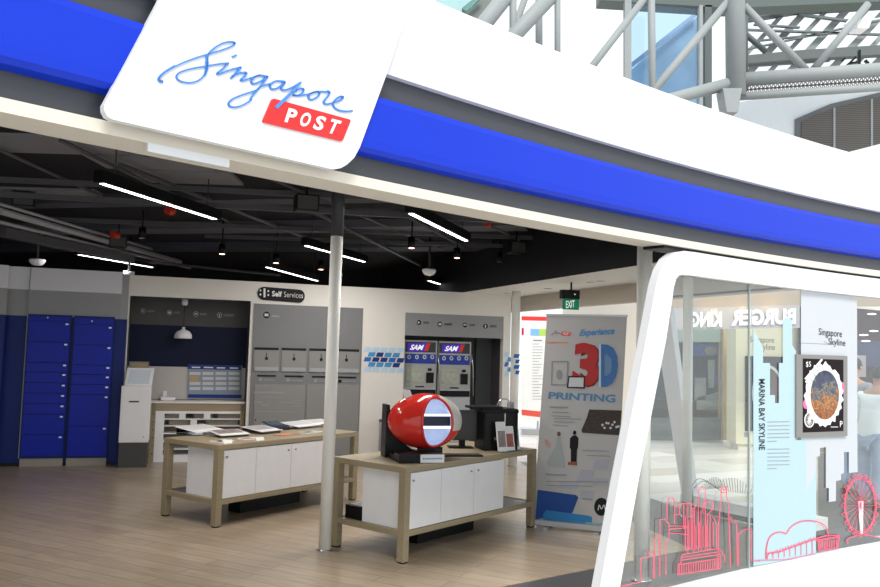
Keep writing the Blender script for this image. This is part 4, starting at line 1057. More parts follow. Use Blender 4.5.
make('experience_lettering', MB().text(ST, 'Experience', bpx([(238, 105), (425, 92), (425, 140), (235, 150)]), off=O1, bold=.04, shear=.3), mat('experience_blue', (.10, .30, .60), .4), sd, label='blue slanted lettering')
make('numeral_three', MB().text(ST, '3', bpx([(212, 172), (345, 180), (338, 415), (195, 400)]), off=O1+.004, bold=.045), mat('three_red', (.45, .02, .018), .3), sd, label='large red numeral')
make('numeral_shadow', MB().text(ST, '3', bpx([(242, 180), (350, 182), (346, 412), (240, 412)]), off=O1+.001, bold=.045), mat('three_dark', (.22, .012, .012), .4), sd)
make('letter_d', MB().text(ST, 'D', bpx([(342, 182), (445, 190), (440, 405), (340, 412)]), off=O1+.004, bold=.06), mat('d_blue', (.05, .16, .42), .3), sd, label='large blue letter')
make('letter_d_side', MB().poly(ST, bpx([(342, 182), (352, 183), (352, 412), (340, 412)]), O1+.006, t_), M_pal, sd)
make('d_counter', MB().poly(ST, bpx([(375, 230), (410, 260), (410, 330), (375, 355)]), O1+.006, t_), mat('d_inner', (.14, .28, .48), .4), sd)
make('printer_picture', MB().strokes(ST, bpx([(92, 275), (175, 275), (170, 400), (88, 400)]), 1.2, O1, t_, closed=True).ellipse(ST, *bpx([(130, 345)])[0], 3, 5, O1, t_, 14), M_inkg, sd)
make('screen_picture', MB().poly(ST, bpx([(178, 352), (268, 354), (266, 420), (170, 416)]), O1+.006, t_), M_ink, sd); make('screen_picture_face', MB().poly(ST, bpx([(184, 360), (260, 361), (258, 412), (178, 410)]), O1+.008, t_), M_inkl, sd)
make('printing_lettering', MB().text(ST, 'PRINTING', bpx([(75, 437), (432, 452), (428, 495), (70, 474)]), off=O1, bold=.03), mat('printing_blue', (.10, .25, .45), .4), sd, label='blue capital lettering')
sm = MB()
for a, b, y, w in ((80, 175, 518, 1.7), (95, 180, 545, .8), (85, 190, 565, .8)): sm.strokes(ST, bpx([(a, y), (b, y+3)]), w, O1, t_)
def b2(l): return [(535+x/4.52, 415+y/4.52) for x, y in l]
for a, b, y, w in ((85, 210, 15, .8), (85, 180, 30, .7), (80, 150, 45, .7), (215, 335, 160, .9), (232, 338, 182, .8), (50, 140, 268, 1.8), (50, 330, 300, 1.0), (50, 260, 318, .8), (215, 260, 378, .9)): sm.strokes(ST, b2([(a, y), (b, y+4)]), w, O1, t_)
make('body_print', sm, M_inkg, sd)
sq = MB()
for q in ([(205, 248), (272, 250), (255, 300), (185, 298)], [(275, 198), (345, 200), (325, 245), (258, 243)], [(120, 300), (200, 304), (190, 335), (108, 330)], [(270, 285), (330, 288), (330, 320), (258, 318)], [(205, 340), (270, 345), (260, 378), (205, 375)]): sq.poly(ST, b2(q), O1-.001, t_)
make('faded_squares', sq, mat('banner_lilac', (.42, .43, .50), .5), sd)
make('dark_photo', MB().poly(ST, b2([(245, -25), (392, -20), (380, 92), (212, 80), (210, 68), (235, 10)]), O1, t_), mat('photo_dark', (.05, .035, .03), .4, noise=.8, scale=60), sd)
ps_ = MB(); 
for k in range(9): ps_.ellipse(ST, *b2([(305+k*9, 45+14*math.sin(k*1.9))])[0], 1.3, 1.3, O1+.002, t_, 8)
make('photo_sparkles', ps_, M_inkl, sd)
gr = MB().poly(ST, b2([(172, 92), (186, 92), (197, 105), (194, 150), (190, 155), (188, 212), (162, 212), (162, 155), (157, 148), (158, 105)]), O1, t_).ellipse(ST, *b2([(179, 80)])[0], 1.7, 2.2, O1+.001, t_, 12)
make('groom_picture', gr, M_ink, sd); make('groom_base', MB().poly(ST, b2([(150, 212), (190, 214), (190, 228), (148, 225)]), O1, t_), mat('brown_print', (.30, .10, .03), .5), sd)
make('bride_picture', MB().poly(ST, b2([(98, 100), (115, 102), (118, 140), (130, 190), (135, 238), (60, 235), (52, 215), (80, 160), (95, 140)]), O1, t_), mat('bride_grey', (.38, .42, .42), .5), sd); make('bride_head', MB().ellipse(ST, *b2([(108, 86)])[0], 1.9, 2.4, O1, t_, 12), mat('bride_hair', (.16, .08, .05), .5), sd)
make('bouquet_picture', MB().ellipse(ST, *b2([(58, 130)])[0], 2.6, 5, O1-.001, t_, 12, rot=-.5), mat('bouquet', (.55, .36, .30), .5, noise=.6, scale=60), sd)
make('navy_swoosh', MB().poly(ST, b2([(12, 338), (185, 362), (196, 372), (170, 440), (155, 452), (2, 470)]), O1, t_), mat('swoosh_navy', (.012, .07, .30), .4), sd)
make('azure_swoosh', MB().poly(ST, b2([(50, 430), (240, 455), (258, 462), (258, 485), (235, 502), (38, 476), (36, 450)]), O1+.002, t_), mat('swoosh_azure', (.03, .22, .50), .4), sd); make('teal_swoosh', MB().poly(ST, b2([(230, 485), (330, 490), (320, 520), (215, 500)]), O1+.003, t_), mat('swoosh_teal', (.25, .42, .48), .4), sd)
make('round_badge', MB().ellipse(ST, *b2([(300, 415)])[0], 7.2, 9, O1, t_, 30), M_ink, sd); make('round_badge_print', MB().strokes(ST, smooth(b2([(285, 430), (290, 400), (300, 432), (312, 400), (318, 430)])), .9, O1+.002, t_), M_inkl, sd)

# red/white banner by the mall
RB = YP(17.0)
rb = thing('pull_up_banner', 'tall white banner with red bands at head and foot, beyond the shop opening', 'banner', RB.px(536, 425, 0))
rb.location.z = 0
rbx0, rbx1 = 521.5, 556
make('cloth', MB().poly(RB, [(rbx0, 314), (rbx1, 315), (rbx1, 421), (rbx0, 421)], 0, .01), M_paper, rb)
make('red_band', MB().poly(RB, [(rbx0, 316.2), (rbx1, 317), (rbx1, 321), (rbx0, 320.2)], .004, .004), M_red, rb); make('red_band', MB().poly(RB, [(rbx0, 409.5), (rbx1, 413), (rbx1, 419), (rbx0, 415)], .004, .004), mat('band_red2', (.75, .10, .07), .4), rb)
make('blue_tag', MB().poly(RB, [(530.5, 328.7), (540, 329), (540, 335.8), (530.5, 335.6)], .004, .004), M_sky, rb); make('green_tag', MB().poly(RB, [(539, 329), (548, 329), (548, 335.8), (539, 335.8)], .005, .004), mat('lime', (.45, .7, .12), .4), rb); make('crimson_tag', MB().poly(RB, [(521.6, 328), (523.8, 328), (523.8, 335), (521.6, 335)], .005, .004), mat('crimson', (.6, .02, .08), .4), rb)
sm = MB().strokes(RB, [(533.5, 340.3), (542, 340.5)], 1.4, .004, .004)
for k in range(20): sm.strokes(RB, [(532.5, 344+k*2.9), (538+random.uniform(0, 5), 344+k*2.9)], .5, .004, .004)
make('small_print', sm, M_inkg, rb); make('base_bar', MB().pbox(RB, *[RB.sz(rbx0, 420)[0], RB.sz(rbx1, 420)[0]], -.15, .1, -.02, .10), M_steel, rb)
make('support', MB().pbox(RB, RB.sz(538, 420)[0]-.02, RB.sz(538, 420)[0]+.02, -.05, -.02, .1, RB.sz(538, 420)[1]+.02), M_steel, rb)

# EXIT sign
es = Vector((gp(571, 289, 2.6).x, 0, 0)); 
xr = ray(571, 300); ed = 10.3; ex = xr.x/xr.y*ed
t = thing('exit_sign', 'green illuminated EXIT sign hanging under a black box', 'exit sign', (ex, ed, 2.33), R(14))
EP = Pl(ex, ed, R(14))
def EB(x0, y0, x1, y1, d, dp): return pxbox(MB(), EP, x0, y0, x1, y1, d, dp)
make('mounting_box', EB(562, 290, 579.8, 298.8, .02, .08), M_black, t); make('face', EB(563.3, 298, 579, 309.6, 0, .03), M_green, t, label='green face')
make('lettering', MB().text(EP, 'EXIT', [(566, 301), (574.6, 300.2), (574.6, 307.3), (566, 308)], off=.003, bold=.01), M_wlet, t, label='white lettering'); make('lamp', MB().ellipse(EP, 575, 294.3, .7, .7, .024, .004, 8), M_wlet, t)
make('hanger', MB().box(ex-.01, ex+.01, ed-.01, ed+.01, EP.sz(571, 290)[1], 2.6), M_black, t)
for i, (px, py) in enumerate(((548, 288.5), (591, 282), (601, 281), (508, 293))):
    p = gp(px, py, 2.6); q = tag(make('downlight', MB().lathe([(.055, 2.590), (.06, 2.598), (.05, 2.5995)], (p.x, p.y, 0), 20), M_steel), ['small recessed downlight left of the exit sign', 'recessed downlight right of the exit sign, nearer one', 'recessed downlight right of the exit sign, farther right one', 'recessed downlight over the white pole by the back wall'][i], 'downlight')

# ================================================================== CEILING FITTINGS
YL = R(72.7)
ldir = Vector((math.cos(YL), math.sin(YL), 0))
def linlamp(px, py, z, L, label, w=.042, h=.10, yaw=YL):
    p = gp(px, py, z); 
    t = thing('linear_lamp', label, 'linear lamp', (p.x, p.y, z), yaw, 'suspended linear lamps')
    make('housing', MB().box(-.05, L+.05, -w/2-.02, w/2+.02, .004, h), M_black, t, world=False)
    make('diffuser', MB().box(0, L, -w/2, w/2, 0, .006), M_lamp, t, world=False, label='glowing white diffuser')
    for x in (.15, L-.15): make('drop_rod', MB().tube([(x, 0, h), (x, 0, 3.295-z)], .006, 6), M_pipe, t, world=False)
    return t
def lamp2(x0, y0, x1, y1, z, label):
    a, b = gp(x0, y0, z), gp(x1, y1, z); return linlamp(x0, y0, z, (b-a).length, label, yaw=math.atan2(b.y-a.y, b.x-a.x))
lamp2(102, 184, 215, 219.5, 2.90, 'black linear lamp nearest the viewer at the upper left')
lamp2(79, 255, 152, 267.5, 2.90, 'linear lamp low at the left above the lockers')
lamp2(411, 214, 466, 241, 2.90, 'bright linear lamp right of the black-topped pole, nearest the fascia')
lamp2(306, 246, 364, 262, 2.90, 'linear lamp passing behind the round pole')
lamp2(267, 267.5, 317, 281, 2.80, 'faint linear lamp above the pill-shaped sign')
lamp2(515.5, 266.5, 545, 279, 2.90, 'linear lamp at the right, close to the white soffit')
lamp2(429, 281, 461, 291, 2.80, 'short linear lamp just above the payment machine wall')

def pipe(pxa, pya, pxb, pyb, za, zb_, r, label, m=M_pipe, name='ceiling_pipe', ext=0.0):
    a, b = gp(pxa, pya, za), gp(pxb, pyb, zb_)
    d = (b-a); L = d.length; d.normalize(); a = a - d*ext; b = b + d*ext
    o = make(name, MB().tube([a, b], r, 10), m); return tag(o, label, 'ceiling pipe')
def beam(pxa, pya, pxb, pyb, z, w, h, label, m=M_pipe, ext=0., top=None):
    a, b = gp(pxa, pya, z), gp(pxb, pyb, z); d = (b-a).normalized(); a = a-d*ext; b = b+d*ext; n = Vector((-d.y, d.x, 0))*w/2
    lo = [a-n, b-n, b+n, a+n]; o = make('ceiling_beam', MB().prism(lo, [p+Vector((0, 0, h)) for p in lo]), m); return tag(o, label, 'ceiling beam')
# pipes running with the lamps
pipe(0, 204, 152, 249, 3.10, 3.10, .018, 'thin conduit at the upper left above the grey pipes', M_pipel)
pipe(0, 211, 180, 262, 3.05, 3.05, .038, 'thick grey pipe at the upper left', M_pipel, ext=.0)
pipe(0, 222, 190, 268, 3.00, 3.00, .022, 'second thin grey pipe at the left under the thick one', M_pipel)
pipe(0, 229, 150, 262, 2.95, 2.95, .016, 'lowest thin pipe of the left bundle', M_pipe)
M_duct = mat('duct_grey', (.10, .10, .105), .6)
beam(0, 236, 130, 262, 2.86, .16, .10, 'flat grey cable tray below the left pipe bundle', M_duct)
for i, (xa, ya, xb, yb, z) in enumerate(((120, 165, 330, 247, 3.2), (250, 170, 440, 248, 3.2), (300, 205, 420, 265, 3.1), (395, 210, 470, 250, 3.15), (150, 262, 280, 275, 2.9), (60, 140, 250, 232, 3.22), (470, 215, 540, 250, 3.2), (0, 150, 110, 200, 3.22))):
    pipe(xa, ya, xb, yb, z, z, .016 if i % 2 else .024, ['thin dark pipe crossing from upper left to the pole', 'dark pipe passing above the black speaker by the pole', 'dark pipe ending beside the white access point', 'short dark pipe under the bright lamp right of the pole', 'low dark pipe above the navy niche', 'long dark pipe crossing behind the nearest lamp', 'dark pipe at the right below the fascia', 'dark pipe in the upper left corner'][i], mat('pipe_mid', (.085, .085, .095), .5))
# cross beams and ducts, roughly along the front
def cross(px, py, z, yaw, L0, L1, w, h, label, m, name='ceiling_beam', cat='ceiling beam'):
    p = gp(px, py, z); d = Vector((math.cos(yaw), math.sin(yaw), 0)); n = Vector((-d.y, d.x, 0))*w/2
    a, b = p-d*L0, p+d*L1; lo = [a-n, b-n, b+n, a+n]
    return tag(make(name, MB().prism(lo, [q+Vector((0, 0, h)) for q in lo]), m), label, cat)
YC = R(-14)
cross(100, 205, 3.2, YC, 3.0, 4.2, .30, .098, 'wide dark duct crossing the ceiling above the nearest lamp', mat('duct_a', (.07, .072, .09), .6), 'ceiling_duct', 'ceiling duct')
cross(100, 232, 3.2, YC, 3.5, 6, .45, .098, 'middle dark duct crossing behind the nearest lamp', mat('duct_b', (.11, .115, .14), .6), 'ceiling_duct', 'ceiling duct')
cross(200, 250, 3.2, YC, 5, 7, .5, .098, 'far dark duct crossing the whole ceiling', mat('duct_c', (.07, .075, .10), .6), 'ceiling_duct', 'ceiling duct')
cross(60, 200, 3.05, R(8), 1.6, 4.6, .05, .05, 'thin dark rail crossing under the left pipes', mat('pipe_mid2', (.09, .09, .10), .5))
cross(60, 185, 3.15, R(6), 1.6, 4.0, .04, .05, 'thin dark rail high at the upper left', MATS['pipe_mid2'])
cross(330, 232, 3.15, R(4), 3.6, 3.4, .04, .05, 'thin dark rail crossing behind the round pole', MATS['pipe_mid2'])
cross(330, 212, 3.2, R(4), 2.6, 1.8, .05, .06, 'dark rail just under the fascia at the pole', MATS['pipe_mid2'])
cross(420, 245, 3.15, R(2), 3.0, 2.4, .04, .05, 'thin far rail above the white access point', MATS['pipe_mid2'])
M_slab = mat('grey_soffit_tile', (.24, .24, .27), .7)
for i, (x, y, w) in enumerate(((20, 145, .8), (150, 163, .5), (185, 178, .5), (50, 195, .6), (175, 150, .35))):
    p = gp(x, y, 3.27); t = tag(make('ceiling_panel', MB().box(p.x-w, p.x+w, p.y-.28, p.y+.28, 3.27, 3.298), M_slab), ['large grey ceiling patch at the top left corner', 'grey ceiling patch above the nearest lamp', 'grey ceiling patch right of the nearest lamp start', 'grey ceiling patch above the left pipes', 'small grey ceiling patch under the cream beam'][i], 'ceiling panel')
# devices
def ap(px, py, z, label, r=.11):
    p = gp(px, py, z); t = thing('access_point', label, 'ceiling device', (p.x, p.y, z), 0)
    make('dome', MB().lathe([(r*.25, z-.01), (r*.6, z), (r*.8, z+.02), (r, z+.05), (r*1.02, z+.075), (r*.9, z+.085)], (p.x, p.y, 0), 24), M_white, t)
    make('rod', MB().tube([(p.x, p.y, z+.08), (p.x, p.y, 3.295)], .018, 8), M_pipe, t)
ap(37, 265, 2.72, 'white round ceiling device hanging above the left lockers'); ap(128.5, 277, 2.66, 'white round ceiling device hanging above the kiosk', .085); ap(429, 275, 2.75, 'white round ceiling device hanging right of the round pole', .10)
def spot(px, py, z, label, lit=True):
    p = gp(px, py, z); t = thing('track_spotlight', label, 'spotlight', (p.x, p.y, z), 0)
    make('can', MB().tube([(p.x, p.y, z), (p.x-.005, p.y+.01, z+.13)], .045, 14), M_black, t)
    make('bulb', MB().tube([(p.x, p.y, z-.004), (p.x, p.y, z+.001)], .034, 14), M_bulb if lit else M_grey, t, label='glowing warm bulb' if lit else None)
    make('arm', MB().tube([(p.x, p.y, z+.13), (p.x, p.y, 3.295)], .010, 6), M_black, t)
for px, py, z, lb in ((222, 254, 2.85, 'black spotlight above the navy niche'), (276, 263, 2.85, 'black spotlight above the pill-shaped sign'), (321, 269.5, 2.85, 'black spotlight just left of the round pole'), (411.5, 248, 2.9, 'black spotlight left of the bright lamp'), (457, 258, 2.9, 'black spotlight below the bright lamp')): spot(px, py, z, lb)
spot(142, 238, 2.95, 'unlit black spotlight left of the navy niche lamps', False); spot(500, 262, 2.95, 'unlit black spotlight left of the right lamp', False)
def speaker(px, py, z, label):
    p = gp(px, py, z); t = thing('ceiling_speaker', label, 'speaker', (p.x, p.y, z), R(20))
    make('cabinet', MB().box(-.11, .11, -.08, .08, 0, .16), M_black, t, world=False, bevel=.01); make('bracket', MB().tube([(0, 0, .16), (0, 0, 3.295-z)], .012, 6), M_black, t, world=False)
    make('grille', MB().box(-.095, .095, -.084, -.08, .015, .145), M_dgrey, t, world=False)
speaker(306, 212, 2.95, 'black box speaker left of the round pole'); speaker(118, 248, 2.92, 'black box speaker beside the left pipes'); speaker(24, 207, 3.1, 'black box speaker in the upper left pipes'); speaker(516, 254, 2.95, 'black box speaker above the right lamp')
for px, py, z, lb in ((115, 235, 3.02, 'red valve collar on the left pipe'), (170, 211, 3.15, 'red sprinkler collar right of the nearest lamp start'), (487, 223, 3.2, 'red sprinkler mark high near the fascia')):
    p = gp(px, py, z); tag(make('sprinkler_collar', MB().tube([p-ldir*.05, p+ldir*.05], .045, 14), mat('valve_red', (.55, .04, .02), .5)), lb, 'sprinkler part')

# shop interior lights: real lamps' light
def area(p, sx_, sy_, e, col=(1, .95, .9), rot=(0, 0, 0)):
    l = bpy.data.lights.new('lamp_light', 'AREA'); l.shape = 'RECTANGLE'; l.size = sx_; l.size_y = sy_; l.energy = e; l.color = col
    o = bpy.data.objects.new('lamp_light', l); COL.objects.link(o); o.location = p; o.rotation_euler = rot
for px, py, z in ((158, 196, 2.89), (438, 228, 2.89), (335, 254, 2.89), (115, 261, 2.89), (530, 273, 2.89)):
    p = gp(px, py, z); area((p.x, p.y, z-.01), 1.8, .06, 45, rot=(0, 0, YL))

# ================================================================== MALL BEYOND
struct('wall_mall', MB().box(3.0, 14, 19.4, 19.6, -.02, 3.2), M_beige)
G = YP(16.5)
sf = thing('storefront', 'glass storefront with dark goods across the mall, left of the tan column', 'storefront', (G.px(706, 437).x, 16.5, -.02))
make('interior_panel', MB().poly(G, [(640, 322), (723, 322), (723, 452), (640, 452)], -.5, .05), mat('store_dark', (.022, .032, .036), .5, noise=.6, scale=2.5), sf)
make('header', MB().poly(G, [(640, 325), (723, 325), (723, 342), (640, 342)], .0, .05), mat('store_header', (.24, .31, .285), .4), sf)
make('stall_riser', MB().poly(G, [(640, 418), (723, 418), (723, 440), (640, 440)], 0, .05), mat('store_base', (.09, .115, .12), .4), sf)
it = MB()
for q in ((692, 345, 718, 356), (712, 372, 719, 385), (696, 378, 706, 390)): it.poly(G, [(q[0], q[1]), (q[2], q[1]), (q[2], q[3]), (q[0], q[3])], -.4, .05)
make('blue_display', it, mat('store_blue', (.04, .07, .28), .5), sf)
it = MB().ellipse(G, 711, 351, 6, 4.5, -.35, .05).poly(G, [(695, 378), (706, 378), (706, 400), (695, 400)], -.35, .05).poly(G, [(708, 360), (715, 360), (714, 388), (709, 388)], -.35, .05).poly(G, [(697, 398), (719, 392), (719, 410), (697, 410)], -.35, .05)
make('pale_goods', it, mat('store_pale', (.20, .23, .22), .5, noise=.5, scale=5), sf)
make('mullion', MB().poly(G, [(721, 322), (723.2, 322), (723.2, 440), (721, 440)], .02, .05), M_steel, sf); make('mullion', MB().poly(G, [(690, 322), (691, 322), (691, 440), (690, 440)], .02, .05), M_steel, sf)
tcol = tag(make('tan_column', MB().poly(G, [(723.5, 313), (735, 313), (735, 440), (723.5, 440)], .1, .3), M_tan), 'tan clad column across the mall, left of the cream panel', 'column')
# solid mirrored letters standing in for a sign reflected in the window glass
G2 = YP(13.46)
bk = thing('sign_reflection', 'mirrored pale letters on a grey band, modelled in place of a reflection in the shop window', 'sign', G2.px(740, 328))
mb_ = MB()
mb_.text(G2, 'KING', [(690, 312), (722, 311.5), (722, 327), (690, 327.5)], off=0, bold=.05, mirror=True)
mb_.text(G2, 'BURGER', [(731, 310), (796, 308), (796, 324), (731, 326)], off=0, bold=.05, mirror=True)
make('letters', mb_, mat('pale_letters', (.74, .74, .86), .4, emit=.1), bk)
make('backing_band', MB().poly(G2, [(640, 309), (800, 305), (800, 328), (640, 330)], -.03, .01), mat('letter_band', (.36, .36, .38), .4), bk)
# cream panel with a second copy of the lettering
G3 = YP(15.2)
cpn = thing('cream_panel', 'cream panel with black poster seen through the glass beyond the blue film', 'column', G3.px(757, 445)); cpn.location.z = -.02
make('panel_block', MB().poly(G3, [(736, 306), (801, 303), (801, 446), (736, 444)], 0, .5), mat('panel_cream', (.66, .62, .46), .5), cpn)
make('foot', MB().poly(G3, [(738, 444), (798, 446), (798, 458), (738, 456)], -.05, .4), M_beige, cpn)
l3 = MB(); l3.ptext(G3, 'Singapore', 750, 336.5, 24, 7.5, dy=.6, off=.003); l3.ptext(G3, 'Skyline', 757, 343.5, 18, 8, dy=.6, off=.003)
make('lettering', l3, M_ink, cpn); make('poster', MB().poly(G3, [(745.5, 356), (790, 357), (790, 431), (745.5, 431)], .03, .03), M_ink, cpn, label='black poster in a grey frame')
make('poster_ring', MB().ellipse(G3, 768, 393, 16, 28, .034, .004), M_inkl, cpn); make('poster_oval', MB().ellipse(G3, 768, 393, 13.5, 25, .038, .004), mat('oval_dark', (.12, .07, .06), .5, noise=.8, scale=5), cpn)
make('foot_plate', MB().poly(G3, [(744.5, 432.5), (750, 432.5), (750, 437), (744.5, 437)], .01, .01), M_grey, cpn)
# right of the white film: dark restaurant front
G4 = YP(15.0)
ds = thing('storefront', 'dark maroon eatery front seen at the right edge through the glass', 'storefront', G4.px(880, 445)); ds.location.z = -.02
make('back_panel', MB().poly(G4, [(800, 303), (960, 318), (960, 452), (800, 452)], 0, .1), M_mar, ds)
make('blue_screen_band', MB().poly(G4, [(800, 337), (960, 345), (960, 372), (800, 362)], .01, .05), mat('eatery_blue', (.04, .05, .11), .4, noise=.6, scale=3), ds)
make('pale_menu', MB().poly(G4, [(855, 355), (866, 355.5), (866, 377), (855, 377)], .05, .02), mat('menu_pale', (.40, .36, .36), .5), ds)
for x, y in ((864, 335), (874, 331), (872, 314), (866, 341)): make('ceiling_lamp', MB().ellipse(G4, x, y, 4.5, .8, .06, .02, 12), mat('eatery_lamp', (1, .9, .8), .5, emit=1.4, noise=0), ds)
make('table_band', MB().poly(G4, [(800, 425), (960, 425), (960, 452), (800, 452)], .03, .03), mat('eatery_floor', (.12, .12, .11), .4, noise=.5), ds)
SP = Pl(o1.x, o1.y, math.atan2(o0.y-o1.y, o0.x-o1.x))
struct('trim_3', MB().poly(SP, [(655, 297.2), (788, 286.4), (788, 288.1), (655, 298.9)], .012, .01), mat('brown_line', (.06, .04, .03), .5))
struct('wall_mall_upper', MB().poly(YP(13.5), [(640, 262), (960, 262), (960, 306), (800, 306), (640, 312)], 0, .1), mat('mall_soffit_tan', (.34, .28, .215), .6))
for px, py in ((716, 309), (778, 303), (745, 306)):
    p = YP(13.25).px(px, py); l = bpy.data.lights.new('mall_downlight', 'POINT'); l.energy = 2.2; l.color = (1, .55, .22); l.shadow_soft_size = .05
    o = bpy.data.objects.new('mall_downlight', l); COL.objects.link(o); o.location = (p.x, p.y, p.z-.05)

# ------------------------------------------------------------------ people
def person(name, label, x, y, rz, joints, radii, edges, mats):
    pass
def skin_body(name, verts, edges, radii, m, parent, sub=2):
    me = bpy.data.meshes.new(name); me.from_pydata(verts, edges, []); o = bpy.data.objects.new(name, me); COL.objects.link(o); o.parent = parent
    me.materials.append(m)
    md = o.modifiers.new('skin', 'SKIN'); md.use_smooth_shade = True
    sv = me.skin_vertices[0].data if me.skin_vertices else None
    if sv is None:
        bm_ = __import__('bmesh').new(); bm_.from_mesh(me); bm_.verts.layers.skin.verify(); bm_.to_mesh(me); bm_.free(); sv = me.skin_vertices[0].data
    for i, r in enumerate(radii): sv[i].radius = (r, r) if not isinstance(r, tuple) else r
    sv[0].use_root = True
    s = o.modifiers.new('sub', 'SUBSURF'); s.levels = sub; s.render_levels = sub
    return o
def build_person(loc, rz, label, shirt, trouser, lean=.0, arm_fwd=.25, S=1.0):
    t = thing('person', label, 'person', loc, rz)
    l = lean
    V = [(0, 0, .92), (0, l*.25, 1.10), (0, l*.6, 1.28), (0, l*.9, 1.42), (0, l*1.05, 1.50), (0, l*1.25, 1.56), (0, l*1.4, 1.66),
         (.19, l*.9, 1.40), (.24, l*.6+.02, 1.15), (.22, l*.6+arm_fwd, 1.0), (-.19, l*.9, 1.40), (-.24, l*.6+.02, 1.15), (-.22, l*.6+arm_fwd*.8, .98),
         (.10, 0, .86), (.11, .02, .48), (.11, -.02, .09), (.12, .12, .04), (-.10, 0, .86), (-.11, .05, .48), (-.12, .03, .09), (-.12, .17, .04)]
    Ed = [(0, 1), (1, 2), (2, 3), (3, 4), (4, 5), (5, 6), (3, 7), (7, 8), (8, 9), (3, 10), (10, 11), (11, 12), (0, 13), (13, 14), (14, 15), (15, 16), (0, 17), (17, 18), (18, 19), (19, 20)]
    Rd = [(.14, .10), (.12, .09), (.14, .10), (.12, .09), .055, .075, .095, .055, .042, .032, .055, .042, .032, .085, .058, .042, .035, .085, .058, .042, .035]
    body = skin_body('body', [tuple(c*S for c in v) for v in V], Ed, [tuple(c*S for c in r) if isinstance(r, tuple) else r*S for r in Rd], M_skin, t)
    hy, hz = l*1.38*S, 1.63*S
    # face: nose, eyes, ears, mouth
    fm = MB().lathe([(.001, 0), (.012, .008), (.008, .03), (.001, .04)], (0, hy+.098*S, hz-.02), 8); make('nose', fm, M_skin, t, world=False)
    for sgn in (1, -1):
        make('eye', MB().lathe([(.001, -.007), (.009, 0), (.001, .007)], (sgn*.035*S, hy+.088*S, hz+.02), 8), M_ink, t, world=False)
        make('ear', MB().lathe([(.001, -.03), (.014, -.01), (.016, .012), (.001, .03)], (sgn*.095*S, hy, hz), 8), M_skin, t, world=False)
    make('mouth', MB().box(-.022*S, .022*S, hy+.085*S, hy+.094*S, hz-.055, hz-.048), mat('lips', (.30, .10, .08), .5), t, world=False)
    # hair cap
    h = MB(); n = 18; i0 = 0
    for j in range(9):
        v = -.25 + (math.pi/2+.25)*j/8
        for i in range(n):
            u = 2*math.pi*i/n; r = .106*S; f = 1.0 if math.sin(u) < .45 else (.0 if v < .55 else 1.0)
            k = r if f else r*.86
            h.v.append(Vector((k*math.cos(v)*math.cos(u)*.92, hy + k*math.cos(v)*math.sin(u)*1.05, hz+.02 + r*1.15*math.sin(v))))
    for j in range(8):
        for i in range(n): h.f.append([j*n+i, j*n+(i+1) % n, (j+1)*n+(i+1) % n, (j+1)*n+i]); h.sm.append(True)
    make('hair', h, M_hair, t, world=False)
    # hands: palm + five fingers
    for w_, e_ in ((9, 8), (12, 11)):
        W_ = Vector(V[w_])*S; E2 = Vector(V[e_])*S; d = (W_-E2).normalized(); sg_ = 1 if W_.x > 0 else -1
        lat = Vector((0, 0, 1)).cross(d).normalized(); nn2 = d.cross(lat)
        vs = [tuple(W_-d*.02), tuple(W_+d*.05), tuple(W_+d*.085)]; es = [(0, 1), (1, 2)]; rs = [(.024, .016), (.030, .015), (.026, .012)]
        for i, (off_, ln) in enumerate(((-.027, .062), (-.009, .075), (.009, .070), (.027, .055))):
            b0 = W_+d*.085+lat*off_; vs += [tuple(b0), tuple(b0+d*ln*.5-nn2*.006), tuple(b0+d*ln*.9-nn2*.022)]; k = len(vs)
            es += [(2, k-3), (k-3, k-2), (k-2, k-1)]; rs += [.009, .0085, .007]
        b0 = W_+d*.02+lat*.028*-sg_; vs += [tuple(b0), tuple(b0+d*.035+lat*.022*-sg_), tuple(b0+d*.06+lat*.024*-sg_)]; k = len(vs)
        es += [(0, k-3), (k-3, k-2), (k-2, k-1)]; rs += [.012, .010, .008]
        skin_body('hand', vs, es, rs, M_skin, t, 1)
    # clothes
    tor = [V[i] for i in (0, 1, 2, 3, 7, 8, 9, 10, 11, 12)]
    Ve = [(0, 0, .80)] + tor; Ec = [(0, 1), (1, 2), (2, 3), (3, 4), (4, 5), (5, 6), (4, 8), (8, 9)]
    Ve[7] = tuple((Vector(V[8])*.45+Vector(V[9])*.55)); Ec += [(6, 7)]; Ve[10] = tuple((Vector(V[11])*.45+Vector(V[12])*.55)); Ec += [(9, 10)]
    Rc = [(.20, .15), (.19, .145), (.165, .13), (.17, .13), (.13, .105), .078, .068, .060, .078, .068, .060]
    skin_body('shirt', [tuple(c*S for c in v) for v in Ve], Ec, [tuple(c*S for c in r) if isinstance(r, tuple) else r*S for r in Rc], shirt, t)
    Vt = [V[0], V[13], V[14], tuple(V[15][:2])+(.12,), V[17], V[18], tuple(V[19][:2])+(.12,)]
    skin_body('trousers', [tuple(c*S for c in v) for v in Vt], [(0, 1), (1, 2), (2, 3), (0, 4), (4, 5), (5, 6)], [(.155*S, .12*S), .105*S, .078*S, .065*S, .105*S, .078*S, .065*S], trouser, t)
    for i, q in ((15, 16), (19, 20)):
        a, b2_ = Vector(V[i])*S, Vector(V[q])*S
        make('shoe', MB().tube([(a.x, a.y-.04, .045), (a.x, a.y+.04, .05), (b2_.x, b2_.y, .04), (b2_.x, b2_.y+.07, .03)], [.035, .045, .042, .02], 12), M_black, t, world=False)
    return t
pp = ray(870, 400); dd = 9.4
build_person((pp.x/pp.y*dd, dd, -.02), R(-65), 'person in a loose white shirt standing at the right edge behind the glass', M_shirt, M_jean, lean=.14, arm_fwd=.22, S=.94)
pp = ray(851, 400); dd = 10.4
build_person((pp.x/pp.y*dd, dd, -.02), R(-60), 'person in light blue jeans mostly hidden behind the white film', mat('grey_shirt', (.20, .22, .25), .8), M_jean, lean=.05, arm_fwd=.2)

